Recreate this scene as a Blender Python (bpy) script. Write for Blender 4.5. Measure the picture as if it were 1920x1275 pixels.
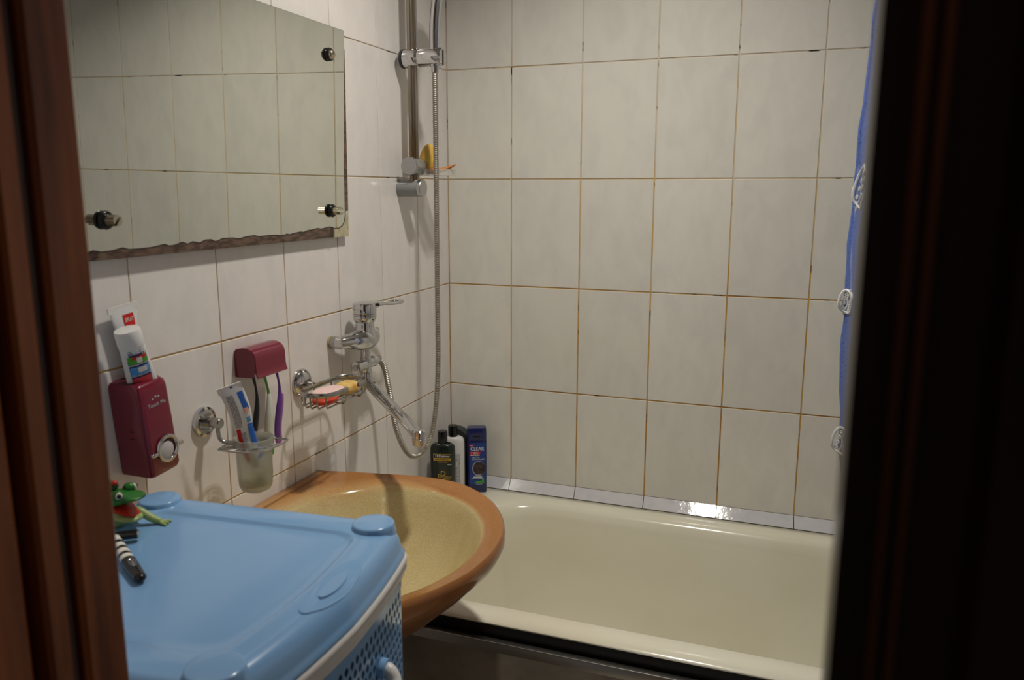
import bpy, bmesh, math, random
from math import sin, cos, pi, radians, sqrt, atan2
from mathutils import Vector, Matrix, Quaternion
random.seed(7)
for o in list(bpy.data.objects): bpy.data.objects.remove(o)
scene = bpy.context.scene
COL = scene.collection

# ------------------------------------------------------------------ camera, world, exposure
# world axes: x along the back wall, y towards the back wall (y=0), z up; left wall x=0
cam_d = bpy.data.cameras.new('camera'); cam = bpy.data.objects.new('camera', cam_d); COL.objects.link(cam)
rx = Vector((0.938820808, 0.344402432, 0.001567082))
dn = Vector((0.064820254, -0.172223761, -0.982922841))
fw = Vector((-0.338251128, 0.922889994, -0.184011503))
mw = Matrix((( rx.x, -dn.x, -fw.x), (rx.y, -dn.y, -fw.y), (rx.z, -dn.z, -fw.z))).to_4x4()
mw.translation = Vector((0.9804, -2.1371, 1.4695))
cam.matrix_world = mw
cam_d.sensor_fit = 'HORIZONTAL'; cam_d.sensor_width = 23.6; cam_d.lens = 1498.44 * 23.6 / 1920
cam_d.clip_start = 0.02; cam_d.clip_end = 50
cam_d.dof.use_dof = True; cam_d.dof.focus_distance = 1.95; cam_d.dof.aperture_fstop = 4.0
scene.camera = cam

world = bpy.data.worlds.new('world'); scene.world = world; world.use_nodes = True
world.node_tree.nodes['Background'].inputs[0].default_value = (0.9, 0.75, 0.6, 1)
world.node_tree.nodes['Background'].inputs[1].default_value = 0.035

LAMP_POS = Vector((0.59, -0.73, 2.44))
LAMP_WATTS = 2.05
LAMP_COLOR = (1.0, 0.94, 0.835)

scene.view_settings.view_transform = 'Standard'
scene.view_settings.look = 'None'
scene.view_settings.exposure = 0.0
scene.view_settings.gamma = 1.0
scene.view_settings.use_curve_mapping = False

# ------------------------------------------------------------------ helpers
def lin(r, g, b):
    def f(c):
        c /= 255.0
        return c / 12.92 if c <= 0.04045 else ((c + 0.055) / 1.055) ** 2.4
    return (f(r), f(g), f(b), 1.0)

MW = {}          # world matrix of every object made here
def frame(o, m, ux, uy): pass

class G:
    """collects geometry for one mesh"""
    def __init__(s): s.v = []; s.f = []
    def add(s, verts, faces, M=None):
        n = len(s.v)
        for p in verts:
            p = Vector(p); s.v.append(M @ p if M is not None else p)
        for f in faces: s.f.append([i + n for i in f])
        return s
    def box(s, a, b, r=0.0, seg=2, M=None):
        a = Vector(a); b = Vector(b)
        bm = bmesh.new(); bmesh.ops.create_cube(bm, size=1)
        c = (a + b) / 2; d = b - a
        for v in bm.verts: v.co = Vector((c.x + v.co.x * d.x, c.y + v.co.y * d.y, c.z + v.co.z * d.z))
        if r > 0: bmesh.ops.bevel(bm, geom=bm.edges[:], offset=r, segments=seg, affect='EDGES', profile=0.5, clamp_overlap=True)
        bm.verts.index_update()
        s.add([v.co.copy() for v in bm.verts], [[v.index for v in f.verts] for f in bm.faces], M); bm.free()
        return s
    def loft(s, rings, closed=True, cap0=True, cap1=True, M=None):
        n = len(rings[0]); V = []; F = []
        for r in rings: V += [Vector(p) for p in r]
        for i in range(len(rings) - 1):
            for j in range(n if closed else n - 1):
                k = (j + 1) % n
                F.append([i*n + j, i*n + k, (i+1)*n + k, (i+1)*n + j])
        if cap0: F.append(list(range(n))[::-1])
        if cap1: F.append([(len(rings)-1)*n + j for j in range(n)])
        return s.add(V, F, M)
    def lathe(s, prof, n=24, M=None, cap=True):
        """prof: list of (radius, height) about local z"""
        rings = [[(r*cos(2*pi*j/n), r*sin(2*pi*j/n), h) for j in range(n)] for r, h in prof]
        return s.loft(rings, True, cap, cap, M)
    def tube(s, pts, r, n=10, closed=False, cap=True, flat=None, up=None):
        """tube along points; r number or list; flat=(a,b) scales for oval cross section"""
        P = [Vector(p) for p in pts]; m = len(P)
        R = r if isinstance(r, (list, tuple)) else [r]*m
        T = []
        for i in range(m):
            if closed: t = P[(i+1) % m] - P[i-1]
            else: t = P[min(i+1, m-1)] - P[max(i-1, 0)]
            T.append(t.normalized())
        if up is None:
            up = Vector((0,0,1)) if abs(T[0].z) < 0.9 else Vector((1,0,0))
        nrm = (Vector(up) - T[0]*Vector(up).dot(T[0])).normalized()
        rings = []
        for i in range(m):
            if i:
                q = T[i-1].rotation_difference(T[i]); nrm = q @ nrm
                nrm = (nrm - T[i]*nrm.dot(T[i])).normalized()
            bi = T[i].cross(nrm)
            a, b = flat if flat else (1, 1)
            rings.append([P[i] + (nrm*cos(2*pi*j/n)*a + bi*sin(2*pi*j/n)*b)*R[i] for j in range(n)])
        if closed:
            rings.append(rings[0]); return s.loft(rings, True, False, False)
        return s.loft(rings, True, cap, cap)
    def sphere(s, c, r, n=16, m=10, M=None):
        c = Vector(c); r = Vector(r) if not isinstance(r, (int, float)) else Vector((r, r, r))
        rings = []
        for i in range(m + 1):
            a = -pi/2 + pi*i/m; rr = max(cos(a), 0.02)
            rings.append([(c.x + r.x*rr*cos(2*pi*j/n), c.y + r.y*rr*sin(2*pi*j/n), c.z + r.z*sin(a)) for j in range(n)])
        return s.loft(rings, True, True, True, M)
    def prism(s, poly, d0, d1, M=None, holes=None):
        """polygon in local xy from z=d0 to d1"""
        n = len(poly)
        return s.loft([[(x, y, d0) for x, y in poly], [(x, y, d1) for x, y in poly]], True, True, True, M)
    def build(s, name, mat, parent=None, smooth=40, world=True):
        if parent is not None and world:
            inv = MW[parent.name].inverted(); V = [inv @ p for p in s.v]
        else: V = s.v
        me = bpy.data.meshes.new(name); me.from_pydata([tuple(p) for p in V], [], s.f)
        bm = bmesh.new(); bm.from_mesh(me); bmesh.ops.recalc_face_normals(bm, faces=bm.faces[:]); bm.to_mesh(me); bm.free()
        me.materials.append(mat)
        if smooth:
            me.shade_smooth()
            try: me.set_sharp_from_angle(angle=radians(smooth))
            except Exception: pass
        o = bpy.data.objects.new(name, me); COL.objects.link(o)
        if parent is not None: o.parent = parent; MW[o.name] = MW[parent.name].copy()
        else: MW[o.name] = Matrix.Identity(4)
        return o

def tag(o, label=None, cat=None, group=None, kind=None):
    if label: o['label'] = label
    if cat: o['category'] = cat
    if group: o['group'] = group
    if kind: o['kind'] = kind
    return o
def thing(name, label, cat, loc=(0,0,0), rot=None, group=None):
    o = bpy.data.objects.new(name, None); COL.objects.link(o)
    o.empty_display_size = 0.02
    M = Matrix.Translation(Vector(loc))
    if rot is not None: M = M @ rot.to_4x4()
    o.matrix_world = M; MW[o.name] = M
    return tag(o, label, cat, group)
def struct(name, g, mat, smooth=0):
    o = g.build(name, mat, None, smooth); o['kind'] = 'structure'; return o
def axM(origin, zdir, xdir=None):
    z = Vector(zdir).normalized()
    x = Vector(xdir) if xdir is not None else (Vector((0,0,1)) if abs(z.z) < 0.9 else Vector((1,0,0)))
    x = (x - z*x.dot(z)).normalized(); y = z.cross(x)
    M = Matrix((x, y, z)).transposed().to_4x4(); M.translation = Vector(origin); return M
def catmull(P, n=8, closed=False):
    P = [Vector(p) for p in P]; out = []; m = len(P)
    rng = range(m if closed else m - 1)
    for i in rng:
        if closed: a, b, c, d = P[i-1], P[i], P[(i+1) % m], P[(i+2) % m]
        else: a, b, c, d = P[max(i-1,0)], P[i], P[i+1], P[min(i+2, m-1)]
        for k in range(n):
            t = k/n
            out.append(0.5*((2*b) + (-a + c)*t + (2*a - 5*b + 4*c - d)*t*t + (-a + 3*b - 3*c + d)*t**3))
    if not closed: out.append(P[-1])
    return out
def rrect(x0, x1, y0, y1, r, k=6, z=None):
    """rounded rectangle, counter-clockwise"""
    pts = []
    rr = r if isinstance(r, (list, tuple)) else [r]*4
    for i, (cx, cy, a) in enumerate(((x1, y1, 0), (x0, y1, 90), (x0, y0, 180), (x1, y0, 270))):
        q = rr[i]; ox = cx - q if i in (0, 3) else cx + q; oy = cy - q if i in (0, 1) else cy + q
        for j in range(k + 1):
            t = radians(a + 90*j/k); p = (ox + q*cos(t), oy + q*sin(t))
            pts.append(p if z is None else (p[0], p[1], z))
    return pts
def text(name, body, size, mat, parent, M, depth=0.0002, align='CENTER', sx=1.0):
    cu = bpy.data.curves.new(name, 'FONT'); cu.body = body; cu.size = size; cu.extrude = depth
    cu.align_x = align; cu.align_y = 'CENTER'; cu.resolution_u = 3
    to = bpy.data.objects.new(name + '_curve', cu); COL.objects.link(to)
    dg = bpy.context.evaluated_depsgraph_get(); dg.update()
    me = bpy.data.meshes.new_from_object(to.evaluated_get(dg))
    bpy.data.objects.remove(to); bpy.data.curves.remove(cu)
    inv = MW[parent.name].inverted() @ M @ Matrix.Diagonal((sx, 1, 1, 1))
    me.transform(inv); me.name = name
    me.materials.clear(); me.materials.append(mat)
    o = bpy.data.objects.new(name, me); COL.objects.link(o); o.parent = parent; MW[o.name] = MW[parent.name].copy()
    return o
def quad_label(name, mat, parent, M, poly, depth=0.0003):
    g = G(); g.prism(poly, 0, depth, M); return g.build(name, mat, parent, 0)
def rect(cx, cy, w, h): return [(cx-w/2, cy-h/2), (cx+w/2, cy-h/2), (cx+w/2, cy+h/2), (cx-w/2, cy+h/2)]

# ------------------------------------------------------------------ materials
def mat(name, col, rough=0.5, metal=0.0, coat=0.0, spec=0.5, noise=None, bump=None, alpha=1.0, trans=0.0, ior=1.45, sss=0.0, coat_rough=0.05):
    m = bpy.data.materials.new(name); m.use_nodes = True; nt = m.node_tree
    b = nt.nodes['Principled BSDF']
    b.inputs['Base Color'].default_value = col
    b.inputs['Roughness'].default_value = rough; b.inputs['Metallic'].default_value = metal
    b.inputs['Coat Weight'].default_value = coat; b.inputs['Coat Roughness'].default_value = coat_rough
    b.inputs['Specular IOR Level'].default_value = spec; b.inputs['IOR'].default_value = ior
    b.inputs['Transmission Weight'].default_value = trans
    if sss: b.inputs['Subsurface Weight'].default_value = sss; b.inputs['Subsurface Radius'].default_value = (0.01, 0.008, 0.006)
    if noise or bump:
        tc = nt.nodes.new('ShaderNodeTexCoord'); mp = nt.nodes.new('ShaderNodeMapping')
        nt.links.new(tc.outputs['Object'], mp.inputs[0])
    if noise:
        col2, scale, det, lo, hi = noise
        mp.inputs['Scale'].default_value = scale if isinstance(scale, tuple) else (scale,)*3
        n = nt.nodes.new('ShaderNodeTexNoise'); n.inputs['Scale'].default_value = 1.0; n.inputs['Detail'].default_value = det
        nt.links.new(mp.outputs[0], n.inputs['Vector'])
        mr = nt.nodes.new('ShaderNodeMapRange'); mr.inputs[1].default_value = lo; mr.inputs[2].default_value = hi
        nt.links.new(n.outputs[0], mr.inputs[0])
        mx = nt.nodes.new('ShaderNodeMix'); mx.data_type = 'RGBA'
        mx.inputs[6].default_value = col; mx.inputs[7].default_value = col2
        nt.links.new(mr.outputs[0], mx.inputs[0]); nt.links.new(mx.outputs[2], b.inputs['Base Color'])
    if bump:
        scale, strength, dist = bump
        n2 = nt.nodes.new('ShaderNodeTexNoise'); n2.inputs['Scale'].default_value = scale; n2.inputs['Detail'].default_value = 4
        nt.links.new(tc.outputs['Object'], n2.inputs['Vector'])
        bp = nt.nodes.new('ShaderNodeBump'); bp.inputs['Strength'].default_value = strength; bp.inputs['Distance'].default_value = dist
        nt.links.new(n2.outputs[0], bp.inputs['Height']); nt.links.new(bp.outputs[0], b.inputs['Normal'])
    return m

def tile_material(name, c1, c2, c3):
    m = bpy.data.materials.new(name); m.use_nodes = True; nt = m.node_tree; N = nt.nodes; L = nt.links
    b = N['Principled BSDF']; b.inputs['Roughness'].default_value = 0.16; b.inputs['Specular IOR Level'].default_value = 0.45
    tc = N.new('ShaderNodeTexCoord'); oi = N.new('ShaderNodeObjectInfo')
    sc = N.new('ShaderNodeVectorMath'); sc.operation = 'SCALE'; sc.inputs[0].default_value = (13.1, 7.7, 5.3); L.new(oi.outputs['Random'], sc.inputs['Scale'])
    ad = N.new('ShaderNodeVectorMath'); L.new(tc.outputs['Object'], ad.inputs[0]); L.new(sc.outputs[0], ad.inputs[1])
    mp = N.new('ShaderNodeMapping'); mp.inputs['Scale'].default_value = (20, 20, 10); L.new(ad.outputs[0], mp.inputs[0])
    n1 = N.new('ShaderNodeTexNoise'); n1.inputs['Scale'].default_value = 1; n1.inputs['Detail'].default_value = 5; n1.inputs['Distortion'].default_value = 0.6; L.new(mp.outputs[0], n1.inputs['Vector'])
    mp2 = N.new('ShaderNodeMapping'); mp2.inputs['Scale'].default_value = (48, 48, 20); L.new(ad.outputs[0], mp2.inputs[0])
    n2 = N.new('ShaderNodeTexNoise'); n2.inputs['Scale'].default_value = 1; n2.inputs['Detail'].default_value = 3; L.new(mp2.outputs[0], n2.inputs['Vector'])
    r1 = N.new('ShaderNodeMapRange'); r1.inputs[1].default_value = 0.38; r1.inputs[2].default_value = 0.66; L.new(n1.outputs[0], r1.inputs[0])
    m1 = N.new('ShaderNodeMix'); m1.data_type = 'RGBA'; m1.inputs[6].default_value = c1; m1.inputs[7].default_value = c2; L.new(r1.outputs[0], m1.inputs[0])
    r2 = N.new('ShaderNodeMapRange'); r2.inputs[1].default_value = 0.5; r2.inputs[2].default_value = 0.8; r2.inputs[4].default_value = 0.55; L.new(n2.outputs[0], r2.inputs[0])
    m2 = N.new('ShaderNodeMix'); m2.data_type = 'RGBA'; m2.inputs[7].default_value = c3; L.new(m1.outputs[2], m2.inputs[6]); L.new(r2.outputs[0], m2.inputs[0])
    hs = N.new('ShaderNodeHueSaturation'); rv = N.new('ShaderNodeMapRange'); rv.inputs[3].default_value = 0.96; rv.inputs[4].default_value = 1.03; L.new(oi.outputs['Random'], rv.inputs[0])
    L.new(rv.outputs[0], hs.inputs['Value']); L.new(m2.outputs[2], hs.inputs['Color']); L.new(hs.outputs[0], b.inputs['Base Color'])
    n3 = N.new('ShaderNodeTexNoise'); n3.inputs['Scale'].default_value = 60; n3.inputs['Detail'].default_value = 2; L.new(ad.outputs[0], n3.inputs['Vector'])
    bp = N.new('ShaderNodeBump'); bp.inputs['Strength'].default_value = 0.12; bp.inputs['Distance'].default_value = 0.002; L.new(n3.outputs[0], bp.inputs['Height']); L.new(bp.outputs[0], b.inputs['Normal'])
    return m

def grout_material():
    m = bpy.data.materials.new('grout'); m.use_nodes = True; nt = m.node_tree; N = nt.nodes; L = nt.links
    b = N['Principled BSDF']; b.inputs['Roughness'].default_value = 0.8
    tc = N.new('ShaderNodeTexCoord'); sx = N.new('ShaderNodeSeparateXYZ'); L.new(tc.outputs['Object'], sx.inputs[0])
    n1 = N.new('ShaderNodeTexNoise'); n1.inputs['Scale'].default_value = 7; n1.inputs['Detail'].default_value = 6; L.new(tc.outputs['Object'], n1.inputs['Vector'])
    # rust stains get thicker towards the wet tub edge
    wet = N.new('ShaderNodeMapRange'); wet.inputs[1].default_value = 1.9; wet.inputs[2].default_value = 0.95; wet.inputs[3].default_value = -0.36; wet.inputs[4].default_value = 0.17; L.new(sx.outputs[2], wet.inputs[0])
    a = N.new('ShaderNodeMath'); a.operation = 'ADD'; L.new(n1.outputs[0], a.inputs[0]); L.new(wet.outputs[0], a.inputs[1])
    r = N.new('ShaderNodeValToRGB'); L.new(a.outputs[0], r.inputs[0])
    e = r.color_ramp.elements
    e[0].position = 0.2; e[0].color = lin(212, 200, 182)
    e[1].position = 0.76; e[1].color = lin(186, 132, 54)
    x = e.new(0.42); x.color = lin(204, 180, 136)
    x = e.new(0.55); x.color = lin(206, 166, 92)
    n2 = N.new('ShaderNodeTexNoise'); n2.inputs['Scale'].default_value = 16; n2.inputs['Detail'].default_value = 5; L.new(tc.outputs['Object'], n2.inputs['Vector'])
    r2 = N.new('ShaderNodeMapRange'); r2.inputs[1].default_value = 0.585; r2.inputs[2].default_value = 0.66; L.new(n2.outputs[0], r2.inputs[0])
    mx = N.new('ShaderNodeMix'); mx.data_type = 'RGBA'; mx.inputs[7].default_value = lin(48, 34, 20); L.new(r.outputs[0], mx.inputs[6]); L.new(r2.outputs[0], mx.inputs[0])
    L.new(mx.outputs[2], b.inputs['Base Color'])
    return m

def basin_material():
    m = bpy.data.materials.new('basin_glaze'); m.use_nodes = True; nt = m.node_tree; N = nt.nodes; L = nt.links
    b = N['Principled BSDF']; b.inputs['Roughness'].default_value = 0.14; b.inputs['Coat Weight'].default_value = 0.3
    tc = N.new('ShaderNodeTexCoord'); s = N.new('ShaderNodeSeparateXYZ'); L.new(tc.outputs['Object'], s.inputs[0])
    def mth(op, a, bb=None, c=None):
        n = N.new('ShaderNodeMath'); n.operation = op
        for i, q in enumerate((a, bb, c)):
            if q is None: continue
            if isinstance(q, (int, float)): n.inputs[i].default_value = q
            else: L.new(q, n.inputs[i])
        return n.outputs[0]
    X = mth('DIVIDE', mth('SUBTRACT', s.outputs[0], 0.262), 0.207); Y = mth('DIVIDE', s.outputs[1], 0.25)
    d = mth('SQRT', mth('ADD', mth('MULTIPLY', X, X), mth('MULTIPLY', Y, Y)))
    w = N.new('ShaderNodeMapRange'); w.inputs[1].default_value = 0.05; w.inputs[2].default_value = 0.3; w.inputs[3].default_value = 0.32; w.inputs[4].default_value = 0.035; L.new(s.outputs[0], w.inputs[0])
    nz = N.new('ShaderNodeTexNoise'); nz.inputs['Scale'].default_value = 14; nz.inputs['Detail'].default_value = 6; L.new(tc.outputs['Object'], nz.inputs['Vector'])
    t = mth('DIVIDE', mth('ADD', mth('SUBTRACT', d, 1.0), mth('MULTIPLY', mth('SUBTRACT', nz.outputs[0], 0.5), mth('MULTIPLY', w.outputs[0], 0.4))), w.outputs[0])
    # the outside of the bowl, below the rim, is brown too
    low = N.new('ShaderNodeMapRange'); low.inputs[1].default_value = 0.0; low.inputs[2].default_value = 1.0; L.new(t, low.inputs[0])
    r = N.new('ShaderNodeValToRGB'); L.new(low.outputs[0], r.inputs[0]); e = r.color_ramp.elements
    e[0].position = 0.0; e[0].color = lin(206, 188, 138); e[1].position = 1.0; e[1].color = lin(170, 114, 58)
    x = e.new(0.45); x.color = lin(196, 152, 98)
    n2 = N.new('ShaderNodeTexNoise'); n2.inputs['Scale'].default_value = 420; n2.inputs['Detail'].default_value = 2; L.new(tc.outputs['Object'], n2.inputs['Vector'])
    hv = N.new('ShaderNodeMapRange'); hv.inputs[1].default_value = 0.3; hv.inputs[2].default_value = 0.7; hv.inputs[3].default_value = 0.84; hv.inputs[4].default_value = 1.12; L.new(n2.outputs[0], hv.inputs[0])
    hs = N.new('ShaderNodeHueSaturation'); L.new(hv.outputs[0], hs.inputs['Value']); L.new(r.outputs[0], hs.inputs['Color'])
    L.new(hs.outputs[0], b.inputs['Base Color'])
    return m

def wood_material(name, c1, c2, rough=0.35):
    m = mat(name, c1, rough, noise=(c2, (40, 40, 3.0), 6, 0.38, 0.66), bump=(90, 0.15, 0.002))
    return m
def emit(name, col, strength):
    m = bpy.data.materials.new(name); m.use_nodes = True; nt = m.node_tree
    nt.nodes.remove(nt.nodes['Principled BSDF'])
    e = nt.nodes.new('ShaderNodeEmission'); e.inputs[0].default_value = (*col, 1); e.inputs[1].default_value = strength
    nt.links.new(e.outputs[0], nt.nodes['Material Output'].inputs[0]); return m

TILE_B = tile_material('tile_back', lin(232, 230, 222), lin(225, 223, 216), lin(235, 231, 222))
TILE_L = tile_material('tile_left', lin(234, 229, 226), lin(227, 223, 221), lin(237, 232, 228))
TILE_S = mat('tile_strip', lin(214, 214, 218), 0.06, noise=(lin(204, 205, 211), 40, 3, .4, .7), coat=0.4, bump=(55, 0.25, 0.0015))
GROUT = grout_material()
PLAIN = mat('painted_ceiling', lin(244, 242, 238), 0.7, bump=(30, 0.1, 0.002))
FLOOR = mat('floor_tile', lin(186, 176, 160), 0.3, noise=(lin(166, 154, 138), 9, 4, .35, .7))
CHROME = mat('chrome', (0.62, 0.62, 0.63, 1), 0.07, 1.0)
CHROME_W = mat('worn_chrome', (0.46, 0.46, 0.46, 1), 0.22, 1.0, noise=((0.34, 0.32, 0.29, 1), 60, 4, .4, .7))
CHROME_M = mat('satin_metal', (0.50, 0.51, 0.52, 1), 0.33, 1.0)
GREYPL = mat('grey_plastic', lin(138, 142, 142), 0.28, coat=0.4)
HOSE = mat('hose_metal', (0.46, 0.43, 0.38, 1), 0.40, 1.0)
RAILM = mat('worn_rail', (0.40, 0.36, 0.30, 1), 0.28, 1.0, noise=((0.20, 0.14, 0.08, 1), (60, 60, 5), 5, .38, .66))
BLACK = mat('black_rubber', lin(18, 18, 19), 0.25)
BRASS = mat('nickel_brass', (0.62, 0.56, 0.45, 1), 0.22, 1.0)
MIRROR = mat('mirror_silver', (0.80, 0.82, 0.76, 1), 0.015, 1.0)
GLASSEDGE = mat('glass_edge', lin(72, 84, 74), 0.15)
RUSTB = mat('desilvered_backing', lin(112, 90, 76), 0.3, noise=(lin(70, 54, 46), (40, 40, 160), 5, .4, .62))
PEEL = mat('bare_glass_over_backing', lin(196, 190, 160), 0.12, noise=(lin(170, 160, 122), 60, 4, .4, .7))
WINE = mat('wine_plastic', lin(118, 22, 48), 0.24, coat=0.35, bump=(300, 0.06, 0.0006))
WINE_D = mat('wine_plastic_inner', lin(70, 10, 28), 0.3)
WHITEPL = mat('white_plastic', lin(226, 226, 226), 0.3, coat=0.2)
TUBEW = mat('tube_white', lin(222, 224, 228), 0.24, coat=0.3)
SILVERT = mat('silver_print', lin(190, 186, 188), 0.35)
RED = mat('red_print', lin(200, 28, 24), 0.35)
NAVY = mat('navy_print', lin(36, 44, 110), 0.35)
SKYB = mat('sky_blue_print', lin(70, 150, 220), 0.35, noise=(lin(120, 190, 235), 130, 3, .45, .65))
BLUEP = mat('blue_print', lin(40, 100, 190), 0.35)
GREENP = mat('green_print', lin(86, 170, 40), 0.4, noise=(lin(60, 140, 30), 90, 3, .4, .7))
REDP = mat('pink_red_print', lin(220, 70, 80), 0.4)
GREYTXT = mat('grey_print', lin(110, 112, 122), 0.5, noise=(lin(200, 200, 205), 900, 1, .46, .5))
DARKTXT = mat('dark_print', lin(50, 50, 56), 0.5)
SKIN = mat('peach_print', lin(226, 170, 140), 0.4)
YELLOWP = mat('yellow_print', lin(240, 214, 110), 0.4)
FROST = mat('frosted_glass', lin(232, 234, 226), 0.42, trans=0.85, ior=1.35)
SCALE = mat('limescale_film', lin(170, 160, 120), 0.6)
SOAP_P = mat('pink_soap', lin(240, 206, 202), 0.45, sss=0.15)
SOAP_Y = mat('yellow_soap', lin(228, 196, 120), 0.45, sss=0.15, noise=(lin(200, 150, 70), 60, 3, .4, .7))
SOAP_R = mat('red_soap', lin(216, 74, 44), 0.35, sss=0.15, noise=(lin(190, 50, 34), 70, 3, .4, .7))
SPONGE = mat('yellow_bath_item', lin(228, 192, 90), 0.55, noise=(lin(208, 152, 62), 38, 4, .42, .66))
ORANGE = mat('orange_rubber', lin(206, 134, 66), 0.45, noise=(lin(186, 110, 44), 40, 3, .4, .7))
def clear_mat():
    m = bpy.data.materials.new('clear_tray'); m.use_nodes = True; b = m.node_tree.nodes['Principled BSDF']
    b.inputs['Base Color'].default_value = lin(225, 225, 220); b.inputs['Transmission Weight'].default_value = 0.0
    b.inputs['Roughness'].default_value = 0.15; b.inputs['Alpha'].default_value = 0.42
    return m
CLEAR = clear_mat()
TUB = mat('tub_enamel', lin(236, 233, 216), 0.16, noise=(lin(228, 223, 200), 3.0, 4, .4, .7), coat=0.3)
IRON = mat('bare_iron', lin(16, 15, 14), 0.6)
APRON = mat('apron_panel', lin(150, 142, 130), 0.35, noise=(lin(128, 120, 108), (7, 7, 12), 6, .42, .6))
ALU = mat('aluminium_trim', (0.62, 0.60, 0.57, 1), 0.3, 1.0)
BASIN = basin_material()
BASIN_U = mat('basin_brown_glaze', lin(160, 104, 56), 0.2, noise=(lin(140, 84, 42), 14, 5, .4, .7), coat=0.2)
BLUE = mat('light_blue_plastic', lin(132, 178, 226), 0.2, coat=0.35, noise=(lin(128, 174, 222), 6, 4, .4, .7))
PALEPL = mat('pale_grey_plastic', lin(224, 222, 220), 0.4)
DARKIN = mat('drawer_inside_shade', lin(22, 24, 32), 0.8, noise=(lin(40, 40, 48), 20, 3, .4, .7))  # shade inside the drawers, put into the colour
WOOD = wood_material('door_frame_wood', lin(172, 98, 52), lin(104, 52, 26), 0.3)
WOOD_SHADE = wood_material('door_frame_wood_shaded', lin(70, 34, 22), lin(36, 16, 10), 0.35)  # same wood, with shade of grooves and dark hall side put into its colour
FROGG = mat('frog_green', lin(34, 112, 32), 0.35, noise=(lin(18, 78, 26), 90, 4, .45, .62))
FROGB = mat('frog_belly', lin(170, 186, 120), 0.4, noise=(lin(120, 160, 80), 60, 3, .4, .7))
FROGR = mat('frog_mouth', lin(196, 44, 24), 0.35, noise=(lin(150, 24, 14), 60, 3, .4, .7))
WHITE = mat('white_paint', lin(236, 234, 228), 0.35)
BLACKG = mat('gloss_black', lin(9, 9, 10), 0.22, coat=0.1)
PURPLE = mat('purple_plastic', lin(104, 60, 150), 0.25, coat=0.3)
PURPLE_L = mat('light_purple_rubber', lin(160, 104, 180), 0.45)
GREENB = mat('green_plastic', lin(92, 160, 60), 0.3)
BRUSHW = mat('white_brush_plastic', lin(214, 220, 212), 0.25, coat=0.3)
BRUSHK = mat('black_brush_plastic', lin(30, 28, 36), 0.3)
GREENK = mat('bottle_dark_green', lin(20, 32, 28), 0.25, coat=0.3)
NAVYB = mat('bottle_navy', lin(26, 34, 92), 0.22, coat=0.35)
NAVYL = mat('label_blue', lin(36, 72, 150), 0.3, noise=(lin(28, 52, 124), 30, 3, .35, .7))
GOLD = mat('gold_print', lin(206, 164, 66), 0.4)
DKGREY = mat('dark_grey_plastic', lin(52, 54, 58), 0.4)
BTLW = mat('bottle_white', lin(222, 220, 220), 0.3, coat=0.2)

def curtain_material():
    m = bpy.data.materials.new('curtain_fabric'); m.use_nodes = True; nt = m.node_tree; N = nt.nodes; L = nt.links
    b = N['Principled BSDF']; b.inputs['Roughness'].default_value = 0.45
    tc = N.new('ShaderNodeTexCoord')
    n1 = N.new('ShaderNodeTexNoise'); n1.inputs['Scale'].default_value = 260; n1.inputs['Detail'].default_value = 3; L.new(tc.outputs['Object'], n1.inputs['Vector'])
    r = N.new('ShaderNodeMapRange'); r.inputs[1].default_value = 0.56; r.inputs[2].default_value = 0.68; L.new(n1.outputs[0], r.inputs[0])
    mx = N.new('ShaderNodeMix'); mx.data_type = 'RGBA'; mx.inputs[6].default_value = lin(100, 126, 198); mx.inputs[7].default_value = lin(64, 88, 160); L.new(r.outputs[0], mx.inputs[0])
    mp = N.new('ShaderNodeMapping'); mp.inputs['Rotation'].default_value = (0, radians(28), 0); mp.inputs['Scale'].default_value = (130, 1, 6); L.new(tc.outputs['Object'], mp.inputs[0])
    n2 = N.new('ShaderNodeTexNoise'); n2.inputs['Scale'].default_value = 1; n2.inputs['Detail'].default_value = 1; L.new(mp.outputs[0], n2.inputs['Vector'])
    r2 = N.new('ShaderNodeMapRange'); r2.inputs[1].default_value = 0.58; r2.inputs[2].default_value = 0.62; r2.inputs[4].default_value = 0.6; L.new(n2.outputs[0], r2.inputs[0])
    m2 = N.new('ShaderNodeMix'); m2.data_type = 'RGBA'; m2.inputs[7].default_value = lin(170, 186, 226); L.new(mx.outputs[2], m2.inputs[6]); L.new(r2.outputs[0], m2.inputs[0])
    L.new(m2.outputs[2], b.inputs['Base Color'])
    return m
CURTAIN = curtain_material()

# ------------------------------------------------------------------ room shell
RX = 1.52; FY = -1.705; FY2 = -1.81; CZ = 2.52
DL, DR = 0.488, 1.014        # doorway clear opening
struct('floor', G().box((-0.1, -3.2, -0.1), (RX + 0.1, 0.1, 0.0)), FLOOR)
struct('ceiling', G().box((-0.1, FY2, CZ), (RX + 0.1, 0.1, CZ + 0.1)), PLAIN)
struct('wall_right', G().box((RX, FY2, 0.0), (RX + 0.1, 0.1, CZ)), TILE_L)
wf = G(); wf.box((0.0, FY2, 0), (DL - 0.05, FY, CZ)); wf.box((DR + 0.06, FY2, 0), (RX, FY, CZ)); wf.box((DL - 0.05, FY2, 2.06), (DR + 0.06, FY, CZ))
struct('wall_front', wf, TILE_L)
wall_back = struct('wall_back', G().box((-0.1, 0.0018, 0), (RX + 0.1, 0.1, CZ)), GROUT)
wall_left = struct('wall_left', G().box((-0.1, FY2, 0), (-0.0018, 0.0018, CZ)), GROUT)

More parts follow.
